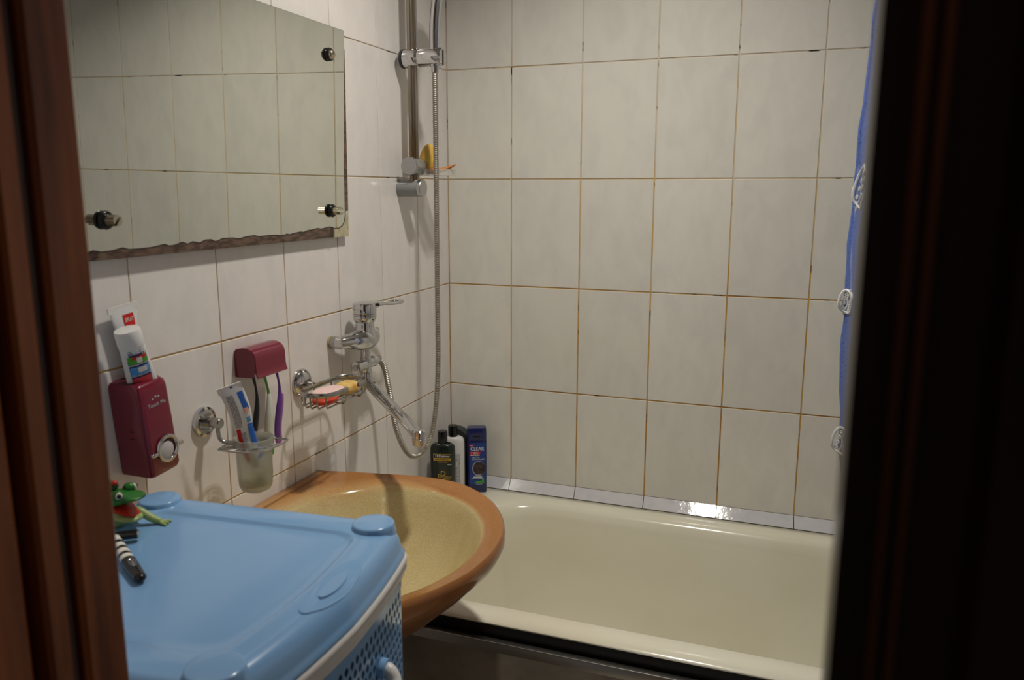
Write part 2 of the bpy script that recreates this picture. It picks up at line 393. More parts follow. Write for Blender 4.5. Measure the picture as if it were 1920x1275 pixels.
_tm = {}
def tile_mesh(kind, w, h, mtl, t=0.006):
    key = (kind, round(w, 4), round(h, 4), mtl.name)
    if key in _tm: return _tm[key]
    g = G()
    if kind == 'B': g.box((-w/2, 0, -h/2), (w/2, t, h/2), 0.0011, 2)
    else: g.box((-t, -w/2, -h/2), (0, w/2, h/2), 0.0011, 2)
    o = g.build('tile', mtl, None, 0); me = o.data; bpy.data.objects.remove(o); _tm[key] = me; return me
def place_tile(kind, parent, c, w, h, mtl):
    o = bpy.data.objects.new('tile', tile_mesh(kind, w, h, mtl)); COL.objects.link(o); o.parent = parent
    o.location = c
    a = radians(0.06)
    o.rotation_euler = (random.uniform(-a, a), random.uniform(-a*.6, a*.6), random.uniform(-a, a))
    return o
GAP = 0.0028
rowsB = [0.62, 0.90, 1.20, 1.50, 1.80, 2.10, 2.40, CZ]
colsB = [0.0] + [0.1943 + 0.2002*i for i in range(7)] + [RX]
for i in range(len(colsB) - 1):
    for j in range(len(rowsB) - 1):
        x0, x1, z0, z1 = colsB[i], colsB[i+1], rowsB[j], rowsB[j+1]
        place_tile('B', wall_back, ((x0+x1)/2, 0, (z0+z1)/2), x1-x0-GAP*1.2, z1-z0-GAP*1.25, TILE_B)
rowsL = [0.0, 0.30, 0.60, 0.90, 1.20, 1.50, 1.80, 2.10, 2.40, CZ]
colsL = [0.0, -0.069, -0.196] + [-0.196 - 0.1976*i for i in range(1, 8)] + [FY]
for i in range(len(colsL) - 1):
    for j in range(len(rowsL) - 1):
        y1, y0, z0, z1 = colsL[i], colsL[i+1], rowsL[j], rowsL[j+1]
        if y1 - y0 < 0.01: continue
        place_tile('L', wall_left, (0, (y0+y1)/2, (z0+z1)/2), y1-y0-GAP*0.8, z1-z0-GAP, TILE_L)

# sloping border tiles where the back wall meets the tub
RIM = 0.593
trim_base = struct('trim_1', G().loft([[(x, 0.001, 0.6185), (x, -0.0235, 0.592), (x, -0.004, 0.590)] for x in (0.0, RX)]), mat('strip_joint', lin(58, 40, 22), 0.8))
trim_base['label'] = 'dark joint under the sloping white border tiles along the tub'
prev = None
for i in range(len(colsB) - 1):
    x0, x1 = colsB[i] + 0.001, colsB[i+1] - 0.001
    dx = 0.0025
    A = Vector((0, 0.0, 0.6205)); Bq = Vector((0, -0.026, 0.5945)); n = Vector((0, -0.707, 0.707))*0.002
    g = G()
    rings = []
    for x, s in ((x0, 1), (x1, 1)):
        rings.append([(x, A.y, A.z), (x - 0.004*0 + dx, Bq.y, Bq.z), (x + dx, Bq.y + n.y, Bq.z + n.z), (x, A.y + n.y, A.z + n.z)])
    g.loft(rings); g.build('tile', TILE_S, trim_base, 0)

# door frame: moulded posts either side of the doorway and a head
def extrude_plan(poly, z0, z1):
    g = G(); g.prism(poly, z0, z1); return g
door = bpy.data.objects.new('door_1', None); COL.objects.link(door); MW[door.name] = Matrix.Identity(4)
door['kind'] = 'structure'
ZD = 2.06
# left post: bead, groove, flat, deep rebate, outer casing
extrude_plan([(0.44, -1.69), (DL - 0.004, -1.69), (DL, -1.694), (DL, -1.726), (DL - 0.003, -1.730), (0.44, -1.730)], 0, ZD).build('jamb_bead', WOOD, door, 30)
extrude_plan([(0.44, -1.728), (DL - 0.007, -1.728), (DL - 0.007, -1.742), (0.44, -1.742)], 0, ZD).build('jamb_groove', WOOD_SHADE, door, 30)
extrude_plan([(0.44, -1.740), (DL - 0.003, -1.740), (DL, -1.743), (DL, -1.756), (DL - 0.003, -1.759), (0.44, -1.759)], 0, ZD).build('jamb_flat', WOOD, door, 30)
extrude_plan([(0.44, -1.757), (DL - 0.022, -1.757), (DL - 0.022, -1.775), (0.44, -1.775)], 0, ZD).build('jamb_rebate', WOOD_SHADE, door, 30)
extrude_plan([(0.40, -1.771), (DL - 0.004, -1.771), (DL, -1.775), (DL, -1.798), (DL - 0.008, -1.808), (0.40, -1.808)], 0, ZD).build('casing', WOOD, door, 30)
extrude_plan([(0.36, -1.806), (DL - 0.03, -1.806), (DL - 0.03, -1.826), (0.36, -1.826)], 0, ZD + 0.05).build('casing', WOOD_SHADE, door, 30)
# right post, close to the lens
extrude_plan([(DR, -1.70), (1.08, -1.70), (1.08, -1.80), (DR - 0.006, -1.80)], 0, ZD).build('jamb_flat', WOOD_SHADE, door, 30)
extrude_plan([(0.9985, -1.798), (1.10, -1.798), (1.10, -1.842), (1.0045, -1.842), (0.9985, -1.838)], 0, ZD).build('casing', WOOD_SHADE, door, 30)
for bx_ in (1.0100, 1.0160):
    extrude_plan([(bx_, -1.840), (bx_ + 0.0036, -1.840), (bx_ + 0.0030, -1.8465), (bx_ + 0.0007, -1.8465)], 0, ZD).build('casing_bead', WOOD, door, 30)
extrude_plan([(1.038, -1.840), (1.14, -1.840), (1.14, -1.856), (1.041, -1.856)], 0, ZD + 0.05).build('casing', WOOD_SHADE, door, 30)
g = G(); g.box((0.40, -1.808, ZD), (1.10, -1.70, ZD + 0.05), 0.004); g.build('door_head', WOOD_SHADE, door, 30)

# ------------------------------------------------------------------ ceiling lamp (out of view, lights the room)
lamp = thing('ceiling_lamp', 'round chrome ceiling lamp with four small downward lenses over the tub', 'lamp', (LAMP_POS.x, LAMP_POS.y, CZ))
G().lathe([(0.0, 0), (0.085, 0), (0.085, -0.055), (0.078, -0.068), (0.0, -0.068)], 32, Matrix.Translation((LAMP_POS.x, LAMP_POS.y, CZ - 0.001))).build('lamp_body', CHROME, lamp)
LENS = emit('lens_glow', LAMP_COLOR, 4.0)
for k in range(4):
    a = pi/4 + k*pi/2
    p = LAMP_POS + Vector((0.034*cos(a), 0.034*sin(a), 0))
    G().lathe([(0.0, 0.012), (0.016, 0.012), (0.016, 0.004), (0.012, 0.003), (0.0, 0.002)], 16, Matrix.Translation(p)).build('lens', LENS, lamp)
    ld_ = bpy.data.lights.new('lamp_light', 'AREA'); ld_.shape = 'DISK'; ld_.size = 0.026; ld_.energy = LAMP_WATTS; ld_.color = LAMP_COLOR; ld_.spread = radians(134)
    lo_ = bpy.data.objects.new('lamp_light', ld_); COL.objects.link(lo_); lo_.parent = lamp
    lo_.location = p - Vector((LAMP_POS.x, LAMP_POS.y, CZ))        # area lights shine along their -z: straight down

# ------------------------------------------------------------------ bathtub
tub = thing('bathtub', 'cream enamelled bathtub against the tiled back wall', 'bathtub', (0.76, -0.376, 0))
TY0, TY1 = -0.728, -0.004
g = G(); rings = []
def tr(x0, x1, y0, y1, r, z): return rrect(x0, x1, y0, y1, r, 8, z)
rings.append(tr(0.004, RX - 0.004, TY0 + 0.001, TY1, 0.012, RIM - 0.007))
rings.append(tr(0.003, RX - 0.003, TY0, TY1, 0.012, RIM - 0.004))
rings.append(tr(0.006, RX - 0.006, TY0 + 0.004, TY1 - 0.003, 0.012, RIM))
rings.append(tr(0.135, RX - 0.09, -0.664, -0.066, [0.10, 0.17, 0.17, 0.10], RIM - 0.001))
rings.append(tr(0.150, RX - 0.10, -0.655, -0.078, [0.10, 0.17, 0.17, 0.10], RIM - 0.006))
rings.append(tr(0.160, RX - 0.108, -0.648, -0.088, [0.10, 0.17, 0.17, 0.10], RIM - 0.016))
rings.append(tr(0.168, RX - 0.114, -0.643, -0.096, [0.10, 0.17, 0.17, 0.10], RIM - 0.040))
rings.append(tr(0.185, RX - 0.15, -0.630, -0.112, [0.10, 0.17, 0.17, 0.10], 0.45))
rings.append(tr(0.205, RX - 0.20, -0.612, -0.130, [0.11, 0.17, 0.17, 0.11], 0.33))
rings.append(tr(0.230, RX - 0.26, -0.585, -0.156, [0.12, 0.17, 0.17, 0.12], 0.24))
rings.append(tr(0.270, RX - 0.33, -0.545, -0.196, [0.12, 0.15, 0.15, 0.12], 0.20))
rings.append(tr(0.320, RX - 0.40, -0.48, -0.26, 0.09, 0.188))
g.loft(rings, True, False, True); g.build('tub_body', TUB, tub, 60)
g = G(); g.loft([tr(0.004, RX - 0.004, TY0 + 0.001, TY1, 0.012, RIM - 0.0072), tr(0.006, RX - 0.006, TY0 + 0.004, TY1 - 0.004, 0.012, 0.545),
    tr(0.05, RX - 0.05, TY0 + 0.04, -0.03, 0.06, 0.50), tr(0.10, RX - 0.12, TY0 + 0.06, -0.07, 0.10, 0.30), tr(0.2, RX - 0.25, TY0 + 0.13, -0.13, 0.1, 0.165)], True, False, True)
g.build('iron_shell', IRON, tub, 60)
for lx in (0.35, 1.15):
    for ly in (-0.52, -0.2): G().box((lx - 0.03, ly - 0.03, 0.0), (lx + 0.03, ly + 0.03, 0.18), 0.006).build('tub_foot', IRON, tub, 40)

apron = thing('tub_apron', 'grey marbled panel screen with metal top rail in front of the tub', 'panel', (0.76, -0.738, 0))
for x0, x1 in ((0.004, 0.752), (0.756, RX - 0.004)):
    G().box((x0, -0.740, 0.0), (x1, -0.7335, 0.545), 0.001).build('panel', APRON, apron, 30)
g = G(); g.box((0.002, -0.7475, 0.538), (RX - 0.002, -0.7435, 0.5605), 0.0012); g.box((0.002, -0.7475, 0.5565), (RX - 0.002, -0.7315, 0.5605), 0.0012)
g.build('top_rail', ALU, apron, 30)
G().box((0.735, -0.7445, 0.0), (0.775, -0.7402, 0.538), 0.001).build('joint_strip', APRON, apron, 30)

# ------------------------------------------------------------------ washbasin
BCY = -0.955
basin = thing('washbasin', 'brown and beige glazed washbasin on the left wall', 'washbasin', (0, BCY, 0.86))
NB = 96
def basin_outer():
    P = [(0.002, 0.256), (0.06, 0.272), (0.12, 0.284), (0.18, 0.295), (0.24, 0.302), (0.30, 0.300), (0.345, 0.285), (0.388, 0.258), (0.425, 0.226), (0.455, 0.187), (0.478, 0.148), (0.496, 0.106), (0.508, 0.060), (0.513, 0.0)]
    far = [Vector((x, y, 0)) for x, y in P]
    near = [Vector((x, -min(y, 0.281), 0)) for x, y in P[::-1][1:]]
    full = catmull(far + near, 6)
    back = [Vector((0.002, -0.256 + 0.512*i/24, 0)) for i in range(1, 24)]
    return full + back
def basin_inner(a=0.207, b=0.25, cx=0.262):
    pass
OUT = basin_outer()
CEN = Vector((0.262, 0, 0))
def resample(poly, n):
    """sample a closed star-shaped outline by angle about CEN"""
    out = []
    m = len(poly)
    for k in range(n):
        a = 2*pi*k/n; d = Vector((cos(a), sin(a), 0)); best = None
        for i in range(m):
            p = poly[i] - CEN; q = poly[(i+1) % m] - CEN
            e = q - p; den = d.x*e.y - d.y*e.x
            if abs(den) < 1e-12: continue
            t = (p.x*e.y - p.y*e.x)/den; u = (p.x*d.y - p.y*d.x)/den
            if t > 0 and -1e-6 <= u <= 1 + 1e-6:
                if best is None or t > best: best = t
        out.append(CEN + d*best)
    return out
OUTR = resample(OUT, NB)
def inner(k, s=1.0):
    a = 2*pi*k/NB; n = 2.0 if cos(a) > 0 else 2.45
    c, si = abs(cos(a)), abs(sin(a))
    r = ((c/0.208)**n + (si/0.252)**n)**(-1/n)
    return CEN + Vector((cos(a), sin(a), 0))*r*s
def blend(k, t, s=1.0): return inner(k)*(1-t) + (CEN + (OUTR[k]-CEN)*s)*t
BT = -0.0              # local z of rim top relative to 0.86
rings = []
def R_(f, z): rings.append([(f(k).x, f(k).y, z if not callable(z) else z(k)) for k in range(NB)])
R_(lambda k: CEN + (OUTR[k]-CEN)*0.20 - Vector((0.06,0,0)), -0.205)
R_(lambda k: CEN + (OUTR[k]-CEN)*0.45 - Vector((0.05,0,0)), -0.195)
R_(lambda k: CEN + (OUTR[k]-CEN)*0.70 - Vector((0.03,0,0)), -0.130)
R_(lambda k: CEN + (OUTR[k]-CEN)*0.88 - Vector((0.012,0,0)), -0.072)
R_(lambda k: CEN + (OUTR[k]-CEN)*0.975, -0.034)
R_(lambda k: CEN + (OUTR[k]-CEN)*0.997, -0.022)
R_(lambda k: OUTR[k], -0.012)
R_(lambda k: CEN + (OUTR[k]-CEN)*0.994, -0.003)
R_(lambda k: CEN + (OUTR[k]-CEN)*0.980, 0.0005)
R_(lambda k: blend(k, 0.78), -0.0015)
R_(lambda k: blend(k, 0.42), -0.0045)
R_(lambda k: blend(k, 0.14), -0.0085)
R_(lambda k: inner(k), -0.0125)
R_(lambda k: inner(k, 0.975), -0.020)
R_(lambda k: inner(k, 0.93), -0.042)
R_(lambda k: inner(k, 0.85), -0.078)
R_(lambda k: inner(k, 0.72), -0.118)
R_(lambda k: inner(k, 0.52), -0.148)
R_(lambda k: inner(k, 0.28), -0.164)
R_(lambda k: inner(k, 0.09), -0.169)
off = Matrix.Translation((0, BCY, 0.86))
G().loft(rings[8:], True, False, True, off).build('bowl', BASIN, basin, 70)
G().loft(rings[:9], True, True, False, off).build('underside', BASIN_U, basin, 70)
# raised back edge along the wall
g = G(); g.loft([rrect(0.001, 0.020, BCY - 0.250, BCY + 0.250, 0.004, 3, z) for z in (0.852, 0.8605, 0.8625)], True, True, True); g.build('back_ridge', BASIN, basin, 50)
G().lathe([(0.0, 0.004), (0.018, 0.004), (0.024, 0.002), (0.024, -0.004), (0.0, -0.004)], 20, Matrix.Translation((0.262, BCY, 0.692))).build('drain', CHROME, basin)
G().tube(catmull([(0.20, BCY, 0.66), (0.20, BCY, 0.52), (0.19, BCY, 0.46), (0.15, BCY, 0.44), (0.11, BCY, 0.47), (0.09, BCY, 0.52), (0.05, BCY, 0.54), (0.003, BCY, 0.54)], 5), 0.018, 10).build('drain_trap', WHITEPL, basin)

# ------------------------------------------------------------------ mirror
mirror = thing('wall_mirror', 'frameless rectangular wall mirror with peeling lower edge on the left wall', 'mirror', (0.013, -0.93, 1.368))
mn = Vector((1, 0.0042, -0.0144)).normalized()
MM = axM((0.0135, -0.93, 1.368), mn, (0, 1, 0))      # local x = +y, local y = z up, local z out of the wall
if MM.to_3x3().col[1].z < 0: MM = axM((0.0135, -0.93, 1.368), mn, (0, -1, 0))
SGN = 1 if MM.to_3x3().col[0].y > 0 else -1
ML, MR_, MH = -0.375, 0.366, 0.438
def mp_(poly): return [(SGN*x, y) for x, y in poly]
G().prism(mp_([(ML, 0), (MR_, 0), (MR_, MH), (ML, MH)]), -0.004, -0.0003, MM).build('glass_edge', GLASSEDGE, mirror, 0)
G().prism(mp_([(ML + .0006, 0.0006), (MR_ - .0006, 0.0006), (MR_ - .0006, MH - .0006), (ML + .0006, MH - .0006)]), -0.0003, 0.0, MM).build('mirror_face', MIRROR, mirror, 0)
# worn silvering: ragged brown band along the bottom, pale bare patch in the corner, thin band up the right edge
random.seed(11)
top = []; xx = MR_ - 0.062
while xx > ML:
    top.append((xx, 0.0135 + 0.0045*random.random() + (0.006 if xx > 0.2 else 0) - 0.004*max(0, -(xx))*2)); xx -= random.uniform(0.008, 0.022)
top.append((ML, 0.008))
G().prism(mp_([(ML, 0), (MR_ - 0.062, 0)] + top), 0.0, 0.0004, MM).build('worn_silvering', RUSTB, mirror, 0)
edge = [(p[0], p[1]) for p in top]
g = G()
for i in range(len(edge) - 1):
    (xa, ya), (xb, yb) = edge[i], edge[i+1]
    g.prism(mp_([(xa, ya - .0008), (xa, ya + 0.001), (xb, yb + 0.001), (xb, yb - .0008)]), 0.0, 0.0006, MM)
g.build('flaking_line', mat('flaking_edge', lin(60, 46, 40), 0.5), mirror, 0)
pc = [(MR_ - 0.062, 0.0), (MR_, 0.0), (MR_, 0.058), (MR_ - 0.012, 0.046), (MR_ - 0.018, 0.032), (MR_ - 0.026, 0.024), (MR_ - 0.040, 0.0195), (MR_ - 0.062, 0.0195)]
G().prism(mp_(pc), 0.0, 0.0004, MM).build('bare_corner', PEEL, mirror, 0)
g = G(); cl = [(MR_ - 0.0115, 0.058)] + pc[3:]
for i in range(len(cl) - 1):
    (xa, ya), (xb, yb) = cl[i], cl[i+1]
    nx, ny = -(yb-ya), (xb-xa); l = sqrt(nx*nx + ny*ny); nx, ny = nx/l*0.0009, ny/l*0.0009
    g.prism(mp_([(xa+nx, ya+ny), (xa-nx, ya-ny), (xb-nx, yb-ny), (xb+nx, yb+ny)]), 0.0, 0.0006, MM)
g.build('flaking_line', bpy.data.materials['flaking_edge'], mirror, 0)
G().prism(mp_([(MR_ - 0.013, 0.056), (MR_, 0.056), (MR_, 0.40), (MR_ - 0.002, 0.40), (MR_ - 0.005, 0.30), (MR_ - 0.013, 0.16)]), 0.0, 0.0004, MM).build('worn_silvering', RUSTB, mirror, 0)
def mpt(y, z, out): # point on mirror given world y,z
    lx = (y + 0.93)*SGN; return MM @ Vector((lx, z - 1.368, out))
def peg(y, z, roll):
    o = thing('tmp', None, None) if False else None
    M = axM(mpt(y, z, 0.0), mn, (0, cos(roll), sin(roll)))
    p = G().lathe([(0.0083, 0.0), (0.0083, 0.011), (0.0, 0.011)], 20, M)
    for s in (1, -1):
        pts = [(s*0.0022, -0.0083)] + [(s*max(0.0022, 0.0083*sin(a)), -0.0083*cos(a)) for a in [pi*k/10 for k in range(1, 10)]] + [(s*0.0022, 0.0083)]
        if s > 0: p.prism([(y_, x_) for x_, y_ in pts], 0.010, 0.027, M)
        else: p.prism([(y_, x_) for x_, y_ in pts], 0.010, 0.027, M)
    po = p.build('shelf_peg', BRASS, mirror, 40)
    t = G(); R0 = 0.0098; t.tube([M @ Vector((R0*cos(2*pi*k/24), R0*sin(2*pi*k/24), 0.0045)) for k in range(24)], 0.0042, 10, closed=True)
    t.build('washer', BLACK, po)
peg(-0.6345, 1.426, 0.0); peg(-1.2365, 1.426, 0.9)
def knob(y, z):
    M = axM(mpt(y, z, 0.0), mn, (0, 1, 0))
    w = G().lathe([(0.0, 0.0), (0.0125, 0.0), (0.0138, 0.003), (0.0125, 0.0072), (0.0, 0.0085)], 24, M).build('screw_washer', BLACK, mirror)
    G().lathe([(0.0098, 0.006), (0.0094, 0.0095), (0.0075, 0.0128), (0.004, 0.0147), (0.0, 0.0152)], 20, M).build('screw_cap', BRASS, w)
knob(-0.628, 1.7475); knob(-1.236, 1.7475)

# ------------------------------------------------------------------ toothpaste dispenser with two tubes
DC = Vector((0.0, -1.207, 1.108)); TILT = radians(5.0)
Mrot = Matrix.Rotation(TILT, 3, 'X')      # bottom swings towards the corner
disp = thing('toothpaste_dispenser', 'wine-red wall toothpaste dispenser with chrome ring, two tubes stuck in its top', 'dispenser', DC, Mrot)
MD = MW[disp.name]
def D(g, name, m, parent=None, smooth=40):
    return g.build(name, m, parent or disp, smooth, world=False)
# body: rounded shell, slightly deeper at the foot, open slot at top
g = G(); rings = []
for z, dx, wy in ((-0.076, 0.052, 0.024), (-0.0735, 0.059, 0.029), (-0.066, 0.0625, 0.0305), (0.0, 0.0605, 0.031), (0.062, 0.0585, 0.0305), (0.071, 0.0565, 0.0295), (0.0755, 0.051, 0.026)):
    rings.append(rrect(0.0005, dx, -wy, wy, [0.008, 0.0015, 0.0015, 0.008], 5, z))
g.loft(rings); D(g, 'body', WINE)
G_ = G().box((0.018, -0.026, 0.0735), (0.046, 0.026, 0.0765), 0.001); D(G_, 'slot', WINE_D)
FX = 0.0622
def DF(y, z, x=FX): return Matrix(((0,0,1,x), (1,0,0,y), (0,1,0,z), (0,0,0,1)))   # local x->+y, y->+z, z->+x
ring = D(G().tube([(FX + 0.0015, 0.006 + 0.0195*cos(2*pi*k/32), -0.036 + 0.0195*sin(2*pi*k/32)) for k in range(32)], 0.0026, 8, closed=True, flat=(1.0, 1.2)), 'ring', CHROME)
D(G().lathe([(0.0, 0.0012), (0.0185, 0.0012), (0.0185, 0.0)], 28, DF(0.006, -0.036, 0.0612)), 'ring_recess', WINE_D)
D(G().lathe([(0.0, 0.0035), (0.0125, 0.0035), (0.0142, 0.0022), (0.0142, 0.0)], 28, DF(0.0035, -0.0385, 0.0616)), 'push_cup', SILVERT)
for s in (-1, 1):
    D(G().box((FX - 0.0055, 0.006 + s*0.0265 - 0.006, -0.0405), (FX + 0.003, 0.006 + s*0.0265 + 0.006, -0.0345), 0.001), 'ring_tab', CHROME, ring)
for k, (yy, zz) in enumerate(((-0.006, 0.048), (0.0, 0.0505), (0.006, 0.0495))):
    D(G().lathe([(0.0, 0.0006), (0.0016, 0.0005), (0.0018, 0.0)], 10, DF(0.001 + yy, zz, 0.0590)), 'dot', SILVERT)
text('lettering', 'Touch Me', 0.0088, SILVERT, disp, MD @ DF(0.001, 0.0385, 0.0598))
D(G().box((0.030, -0.0318, -0.012), (0.038, -0.0308, -0.010), 0.0002), 'seam_mark', WINE_D)
D(G().box((0.030, -0.0318, 0.000), (0.038, -0.0308, 0.002), 0.0002), 'seam_mark', WINE_D)

def tube_rings(L, w_flat, d_round, r_neck, n=28, wob=0.0):
    """toothpaste tube: crimped flat end at z=0, round shoulder at z=L"""
    rings = []
    for i in range(15):
        t = i/14; z = L*t
        e = min(1, t*1.15)
        wx = w_flat*(1-e) + d_round*e; wy = 0.0011*(1-e**0.8) + d_round*(e**0.8)
        off = wob*sin(t*5.0)
        rings.append([(wx*cos(2*pi*j/n), wy*sin(2*pi*j/n) + off, z) for j in range(n)])
    rings.append([(r_neck*1.15*cos(2*pi*j/n), r_neck*1.15*sin(2*pi*j/n), L + 0.005) for j in range(n)])
    rings.append([(r_neck*cos(2*pi*j/n), r_neck*sin(2*pi*j/n), L + 0.007) for j in range(n)])
    return rings

# front tube: cap up, crimp down in the slot
topv = Vector((0.041, -1.236, 1.263)); botv = Vector((0.041, -1.2115, 1.168))
zd = (topv - botv).normalized()
t1 = thing('toothpaste_tube', 'white toothpaste tube standing cap-up in the wine-red dispenser', 'toothpaste', botv, axM((0,0,0), zd, (0.5, 1, 0)).to_3x3())
M1 = MW[t1.name]
L1 = (topv - botv).length - 0.022
# local x = along wall, local y = out of the wall (towards -/+x)
YS = 1 if (M1.to_3x3() @ Vector((0, 1, 0))).x > 0 else -1
g = G(); g.loft(tube_rings(L1, 0.0232, 0.0182, 0.014)); g.build('tube', TUBEW, t1, 50, world=False)
g = G(); rr = [(0.0182, L1 - 0.002), (0.0190, L1 + 0.000), (0.0188, L1 + 0.022), (0.0178, L1 + 0.0245), (0.0, L1 + 0.0252)]
g.lathe(rr, 32); g.build('cap', WHITEPL, t1, 40, world=False)
XS = YS     # keep text readable: right-hand direction seen from the room is +y world
def tubeface(z, yoff, x=0.0):
    rgt = Vector((1, 0, 0)) if (M1.to_3x3() @ Vector((1,0,0))).y > 0 else Vector((-1, 0, 0))
    nrm = Vector((0, YS, 0)); up = nrm.cross(rgt)
    M = Matrix((rgt, up, nrm)).transposed().to_4x4(); M.translation = Vector((0, 0, z)) + nrm*yoff + rgt*x; return M1 @ M
def depth_at(z): e = min(1, z/L1*1.15); return 0.0011*(1-e**0.8) + 0.0180*(e**0.8)
def strip(parent, name, m, z0, z1, x0, x1, tf, da, lift=0.0004, wfun=None):
    """print that follows the curved tube front between heights z0..z1"""
    g = G(); rings = []
    for i in range(5):
        z = z0 + (z1-z0)*i/4; w = wfun(z); row = []
        for j in range(9):
            x = x0 + (x1-x0)*j/8
            q = max(0.0, 1 - (x/w)**2); row.append(tf(z, da(z)*sqrt(q) + lift, x) @ Vector((0,0,0)))
        rings.append(row)
    g.loft(rings, False, False, False); return g.build(name, m, parent, 60)
wf1 = lambda z: 0.0232*(1-min(1, z/L1*1.15)) + 0.0180*min(1, z/L1*1.15)
zt = L1*0.30
for i, (m0, bits) in enumerate(((REDP, None), (SKYB, WHITE), (GREENP, WHITE))):
    z0 = 0.012 + i*0.0185
    strip(t1, 'printed_border', NAVY, z0 - 0.0007, z0 + 0.0165, -0.0150, 0.0140, tubeface, depth_at, 0.0003, wf1)
    strip(t1, 'printed_picture', m0, z0 + 0.0002, z0 + 0.0135, -0.0143, 0.0133, tubeface, depth_at, 0.0006, wf1)
    if i == 1: strip(t1, 'printed_picture', WHITE, z0 + 0.004, z0 + 0.0125, -0.004, 0.009, tubeface, depth_at, 0.0009, wf1)
    if i == 2:
        strip(t1, 'printed_picture', RED, z0 + 0.008, z0 + 0.0135, -0.009, 0.0115, tubeface, depth_at, 0.0008, wf1)
        strip(t1, 'printed_tooth', WHITE, z0 + 0.0015, z0 + 0.011, -0.003, 0.005, tubeface, depth_at, 0.001, wf1)
for i in range(4):
    strip(t1, 'small_print', GREYTXT, 0.0660 + i*0.0024, 0.0672 + i*0.0024, (-0.013 if i == 0 else 0.001 + 0.001*i), 0.0125, tubeface, depth_at, 0.0004, wf1)
strip(t1, 'recycling_mark', DARKTXT, 0.0668, 0.0684, -0.0125, -0.0065, tubeface, depth_at, 0.0004, wf1)
strip(t1, 'recycling_mark', DARKTXT, 0.0700, 0.0712, -0.0118, -0.0072, tubeface, depth_at, 0.0004, wf1)

# second tube behind it, crimped end up
topv = Vector((0.0125, -1.2125, 1.297)); botv = Vector((0.0125, -1.201, 1.172))
zd = (botv - topv).normalized()
t2 = thing('toothpaste_tube', 'white toothpaste tube with red logo, crimped end up, behind the cap-up tube', 'toothpaste', topv, axM((0,0,0), zd, (0, 1, 0)).to_3x3())
M2 = MW[t2.name]
L2 = (topv - botv).length - 0.016
rings = []
for i in range(13):
    t = i/12; e = max(0.0, min(1, (t - 0.05)*1.25)); w = 0.0285 - 0.0135*e**0.7; d = 0.0010 + 0.0090*e**0.75
    rings.append([(w*cos(2*pi*j/28), d*sin(2*pi*j/28), L2*t) for j in range(28)])
G().loft(rings).build('tube', TUBEW, t2, 50, world=False)
g = G(); g.prism([(-0.0295, -0.0012), (0.0295, -0.0012), (0.0295, 0.0012), (-0.0295, 0.0012)], -0.0015, 0.009); g.build('crimp', WHITEPL, t2, 0, world=False)
g = G(); g.lathe([(0.0095, L2 - 0.001), (0.010, L2 + 0.014), (0.0, L2 + 0.0145)], 20); g.build('cap', WHITEPL, t2, 40, world=False)
def face2(z, out, x=0.0):
    R3 = M2.to_3x3(); nl = Vector((0, 1, 0)) if (R3 @ Vector((0,1,0))).x > 0 else Vector((0, -1, 0))
    rl = Vector((1, 0, 0)) if (R3 @ Vector((1,0,0))).y > 0 else Vector((-1, 0, 0))
    up = nl.cross(rl); M = Matrix((rl, up, nl)).transposed().to_4x4(); M.translation = Vector((0, 0, z)) + nl*out + rl*x; return M2 @ M
d2 = lambda z: 0.0010 + 0.0090*max(0.0, min(1, (z/L2 - 0.05)*1.25))**0.75
w2 = lambda z: 0.0285 - 0.0135*max(0.0, min(1, (z/L2 - 0.05)*1.25))**0.7
strip(t2, 'logo_panel', RED, 0.0135, 0.0325, -0.0065, 0.0145, face2, d2, 0.0006, w2)
text('logo_lettering', 'SPLAT', 0.0085, WHITE, t2, face2(0.0225, d2(0.0225) + 0.0009, 0.004) @ Matrix.Rotation(-0.09, 4, 'X'), sx=0.72)

# ------------------------------------------------------------------ tumbler holder, tumbler, tube
th = thing('tumbler_holder', 'chrome wall tumbler holder with round flange and pierced tray', 'holder', (0.0, -1.048, 1.068))
MX = lambda x, y, z: axM((x, y, z), (1, 0, 0), (0, 1, 0))
fl = G().lathe([(0.0, 0.0), (0.0265, 0.0), (0.0265, 0.007), (0.0225, 0.0095), (0.0215, 0.0075), (0.010, 0.008), (0.0, 0.008)], 32, MX(0.0003, -1.048, 1.068)).build('flange', CHROME, th)
g = G().lathe([(0.0085, 0.006), (0.0085, 0.017), (0.0065, 0.018), (0.0065, 0.021), (0.0088, 0.022), (0.0092, 0.038), (0.0078, 0.0395), (0.0, 0.0395)], 20, MX(0.0003, -1.048, 1.068)); g.build('stub', CHROME_W, th)
TC = Vector((0.0775, -1.012, 1.026)); TA = radians(49)
tx = Vector((cos(TA), sin(TA), 0)); ty = Vector((-sin(TA), cos(TA), 0))
tip0 = TC - tx*0.030 + ty*0.024
arm = catmull([(0.031, -1.0475, 1.064), (0.0315, -1.047, 1.048), (0.034, -1.046, 1.038), (0.040, -1.043, 1.033), (0.049, -1.038, 1.031), (0.058, -1.033, 1.029)], 5)
G().tube(arm, 0.0036, 10).build('arm', CHROME_W, th)
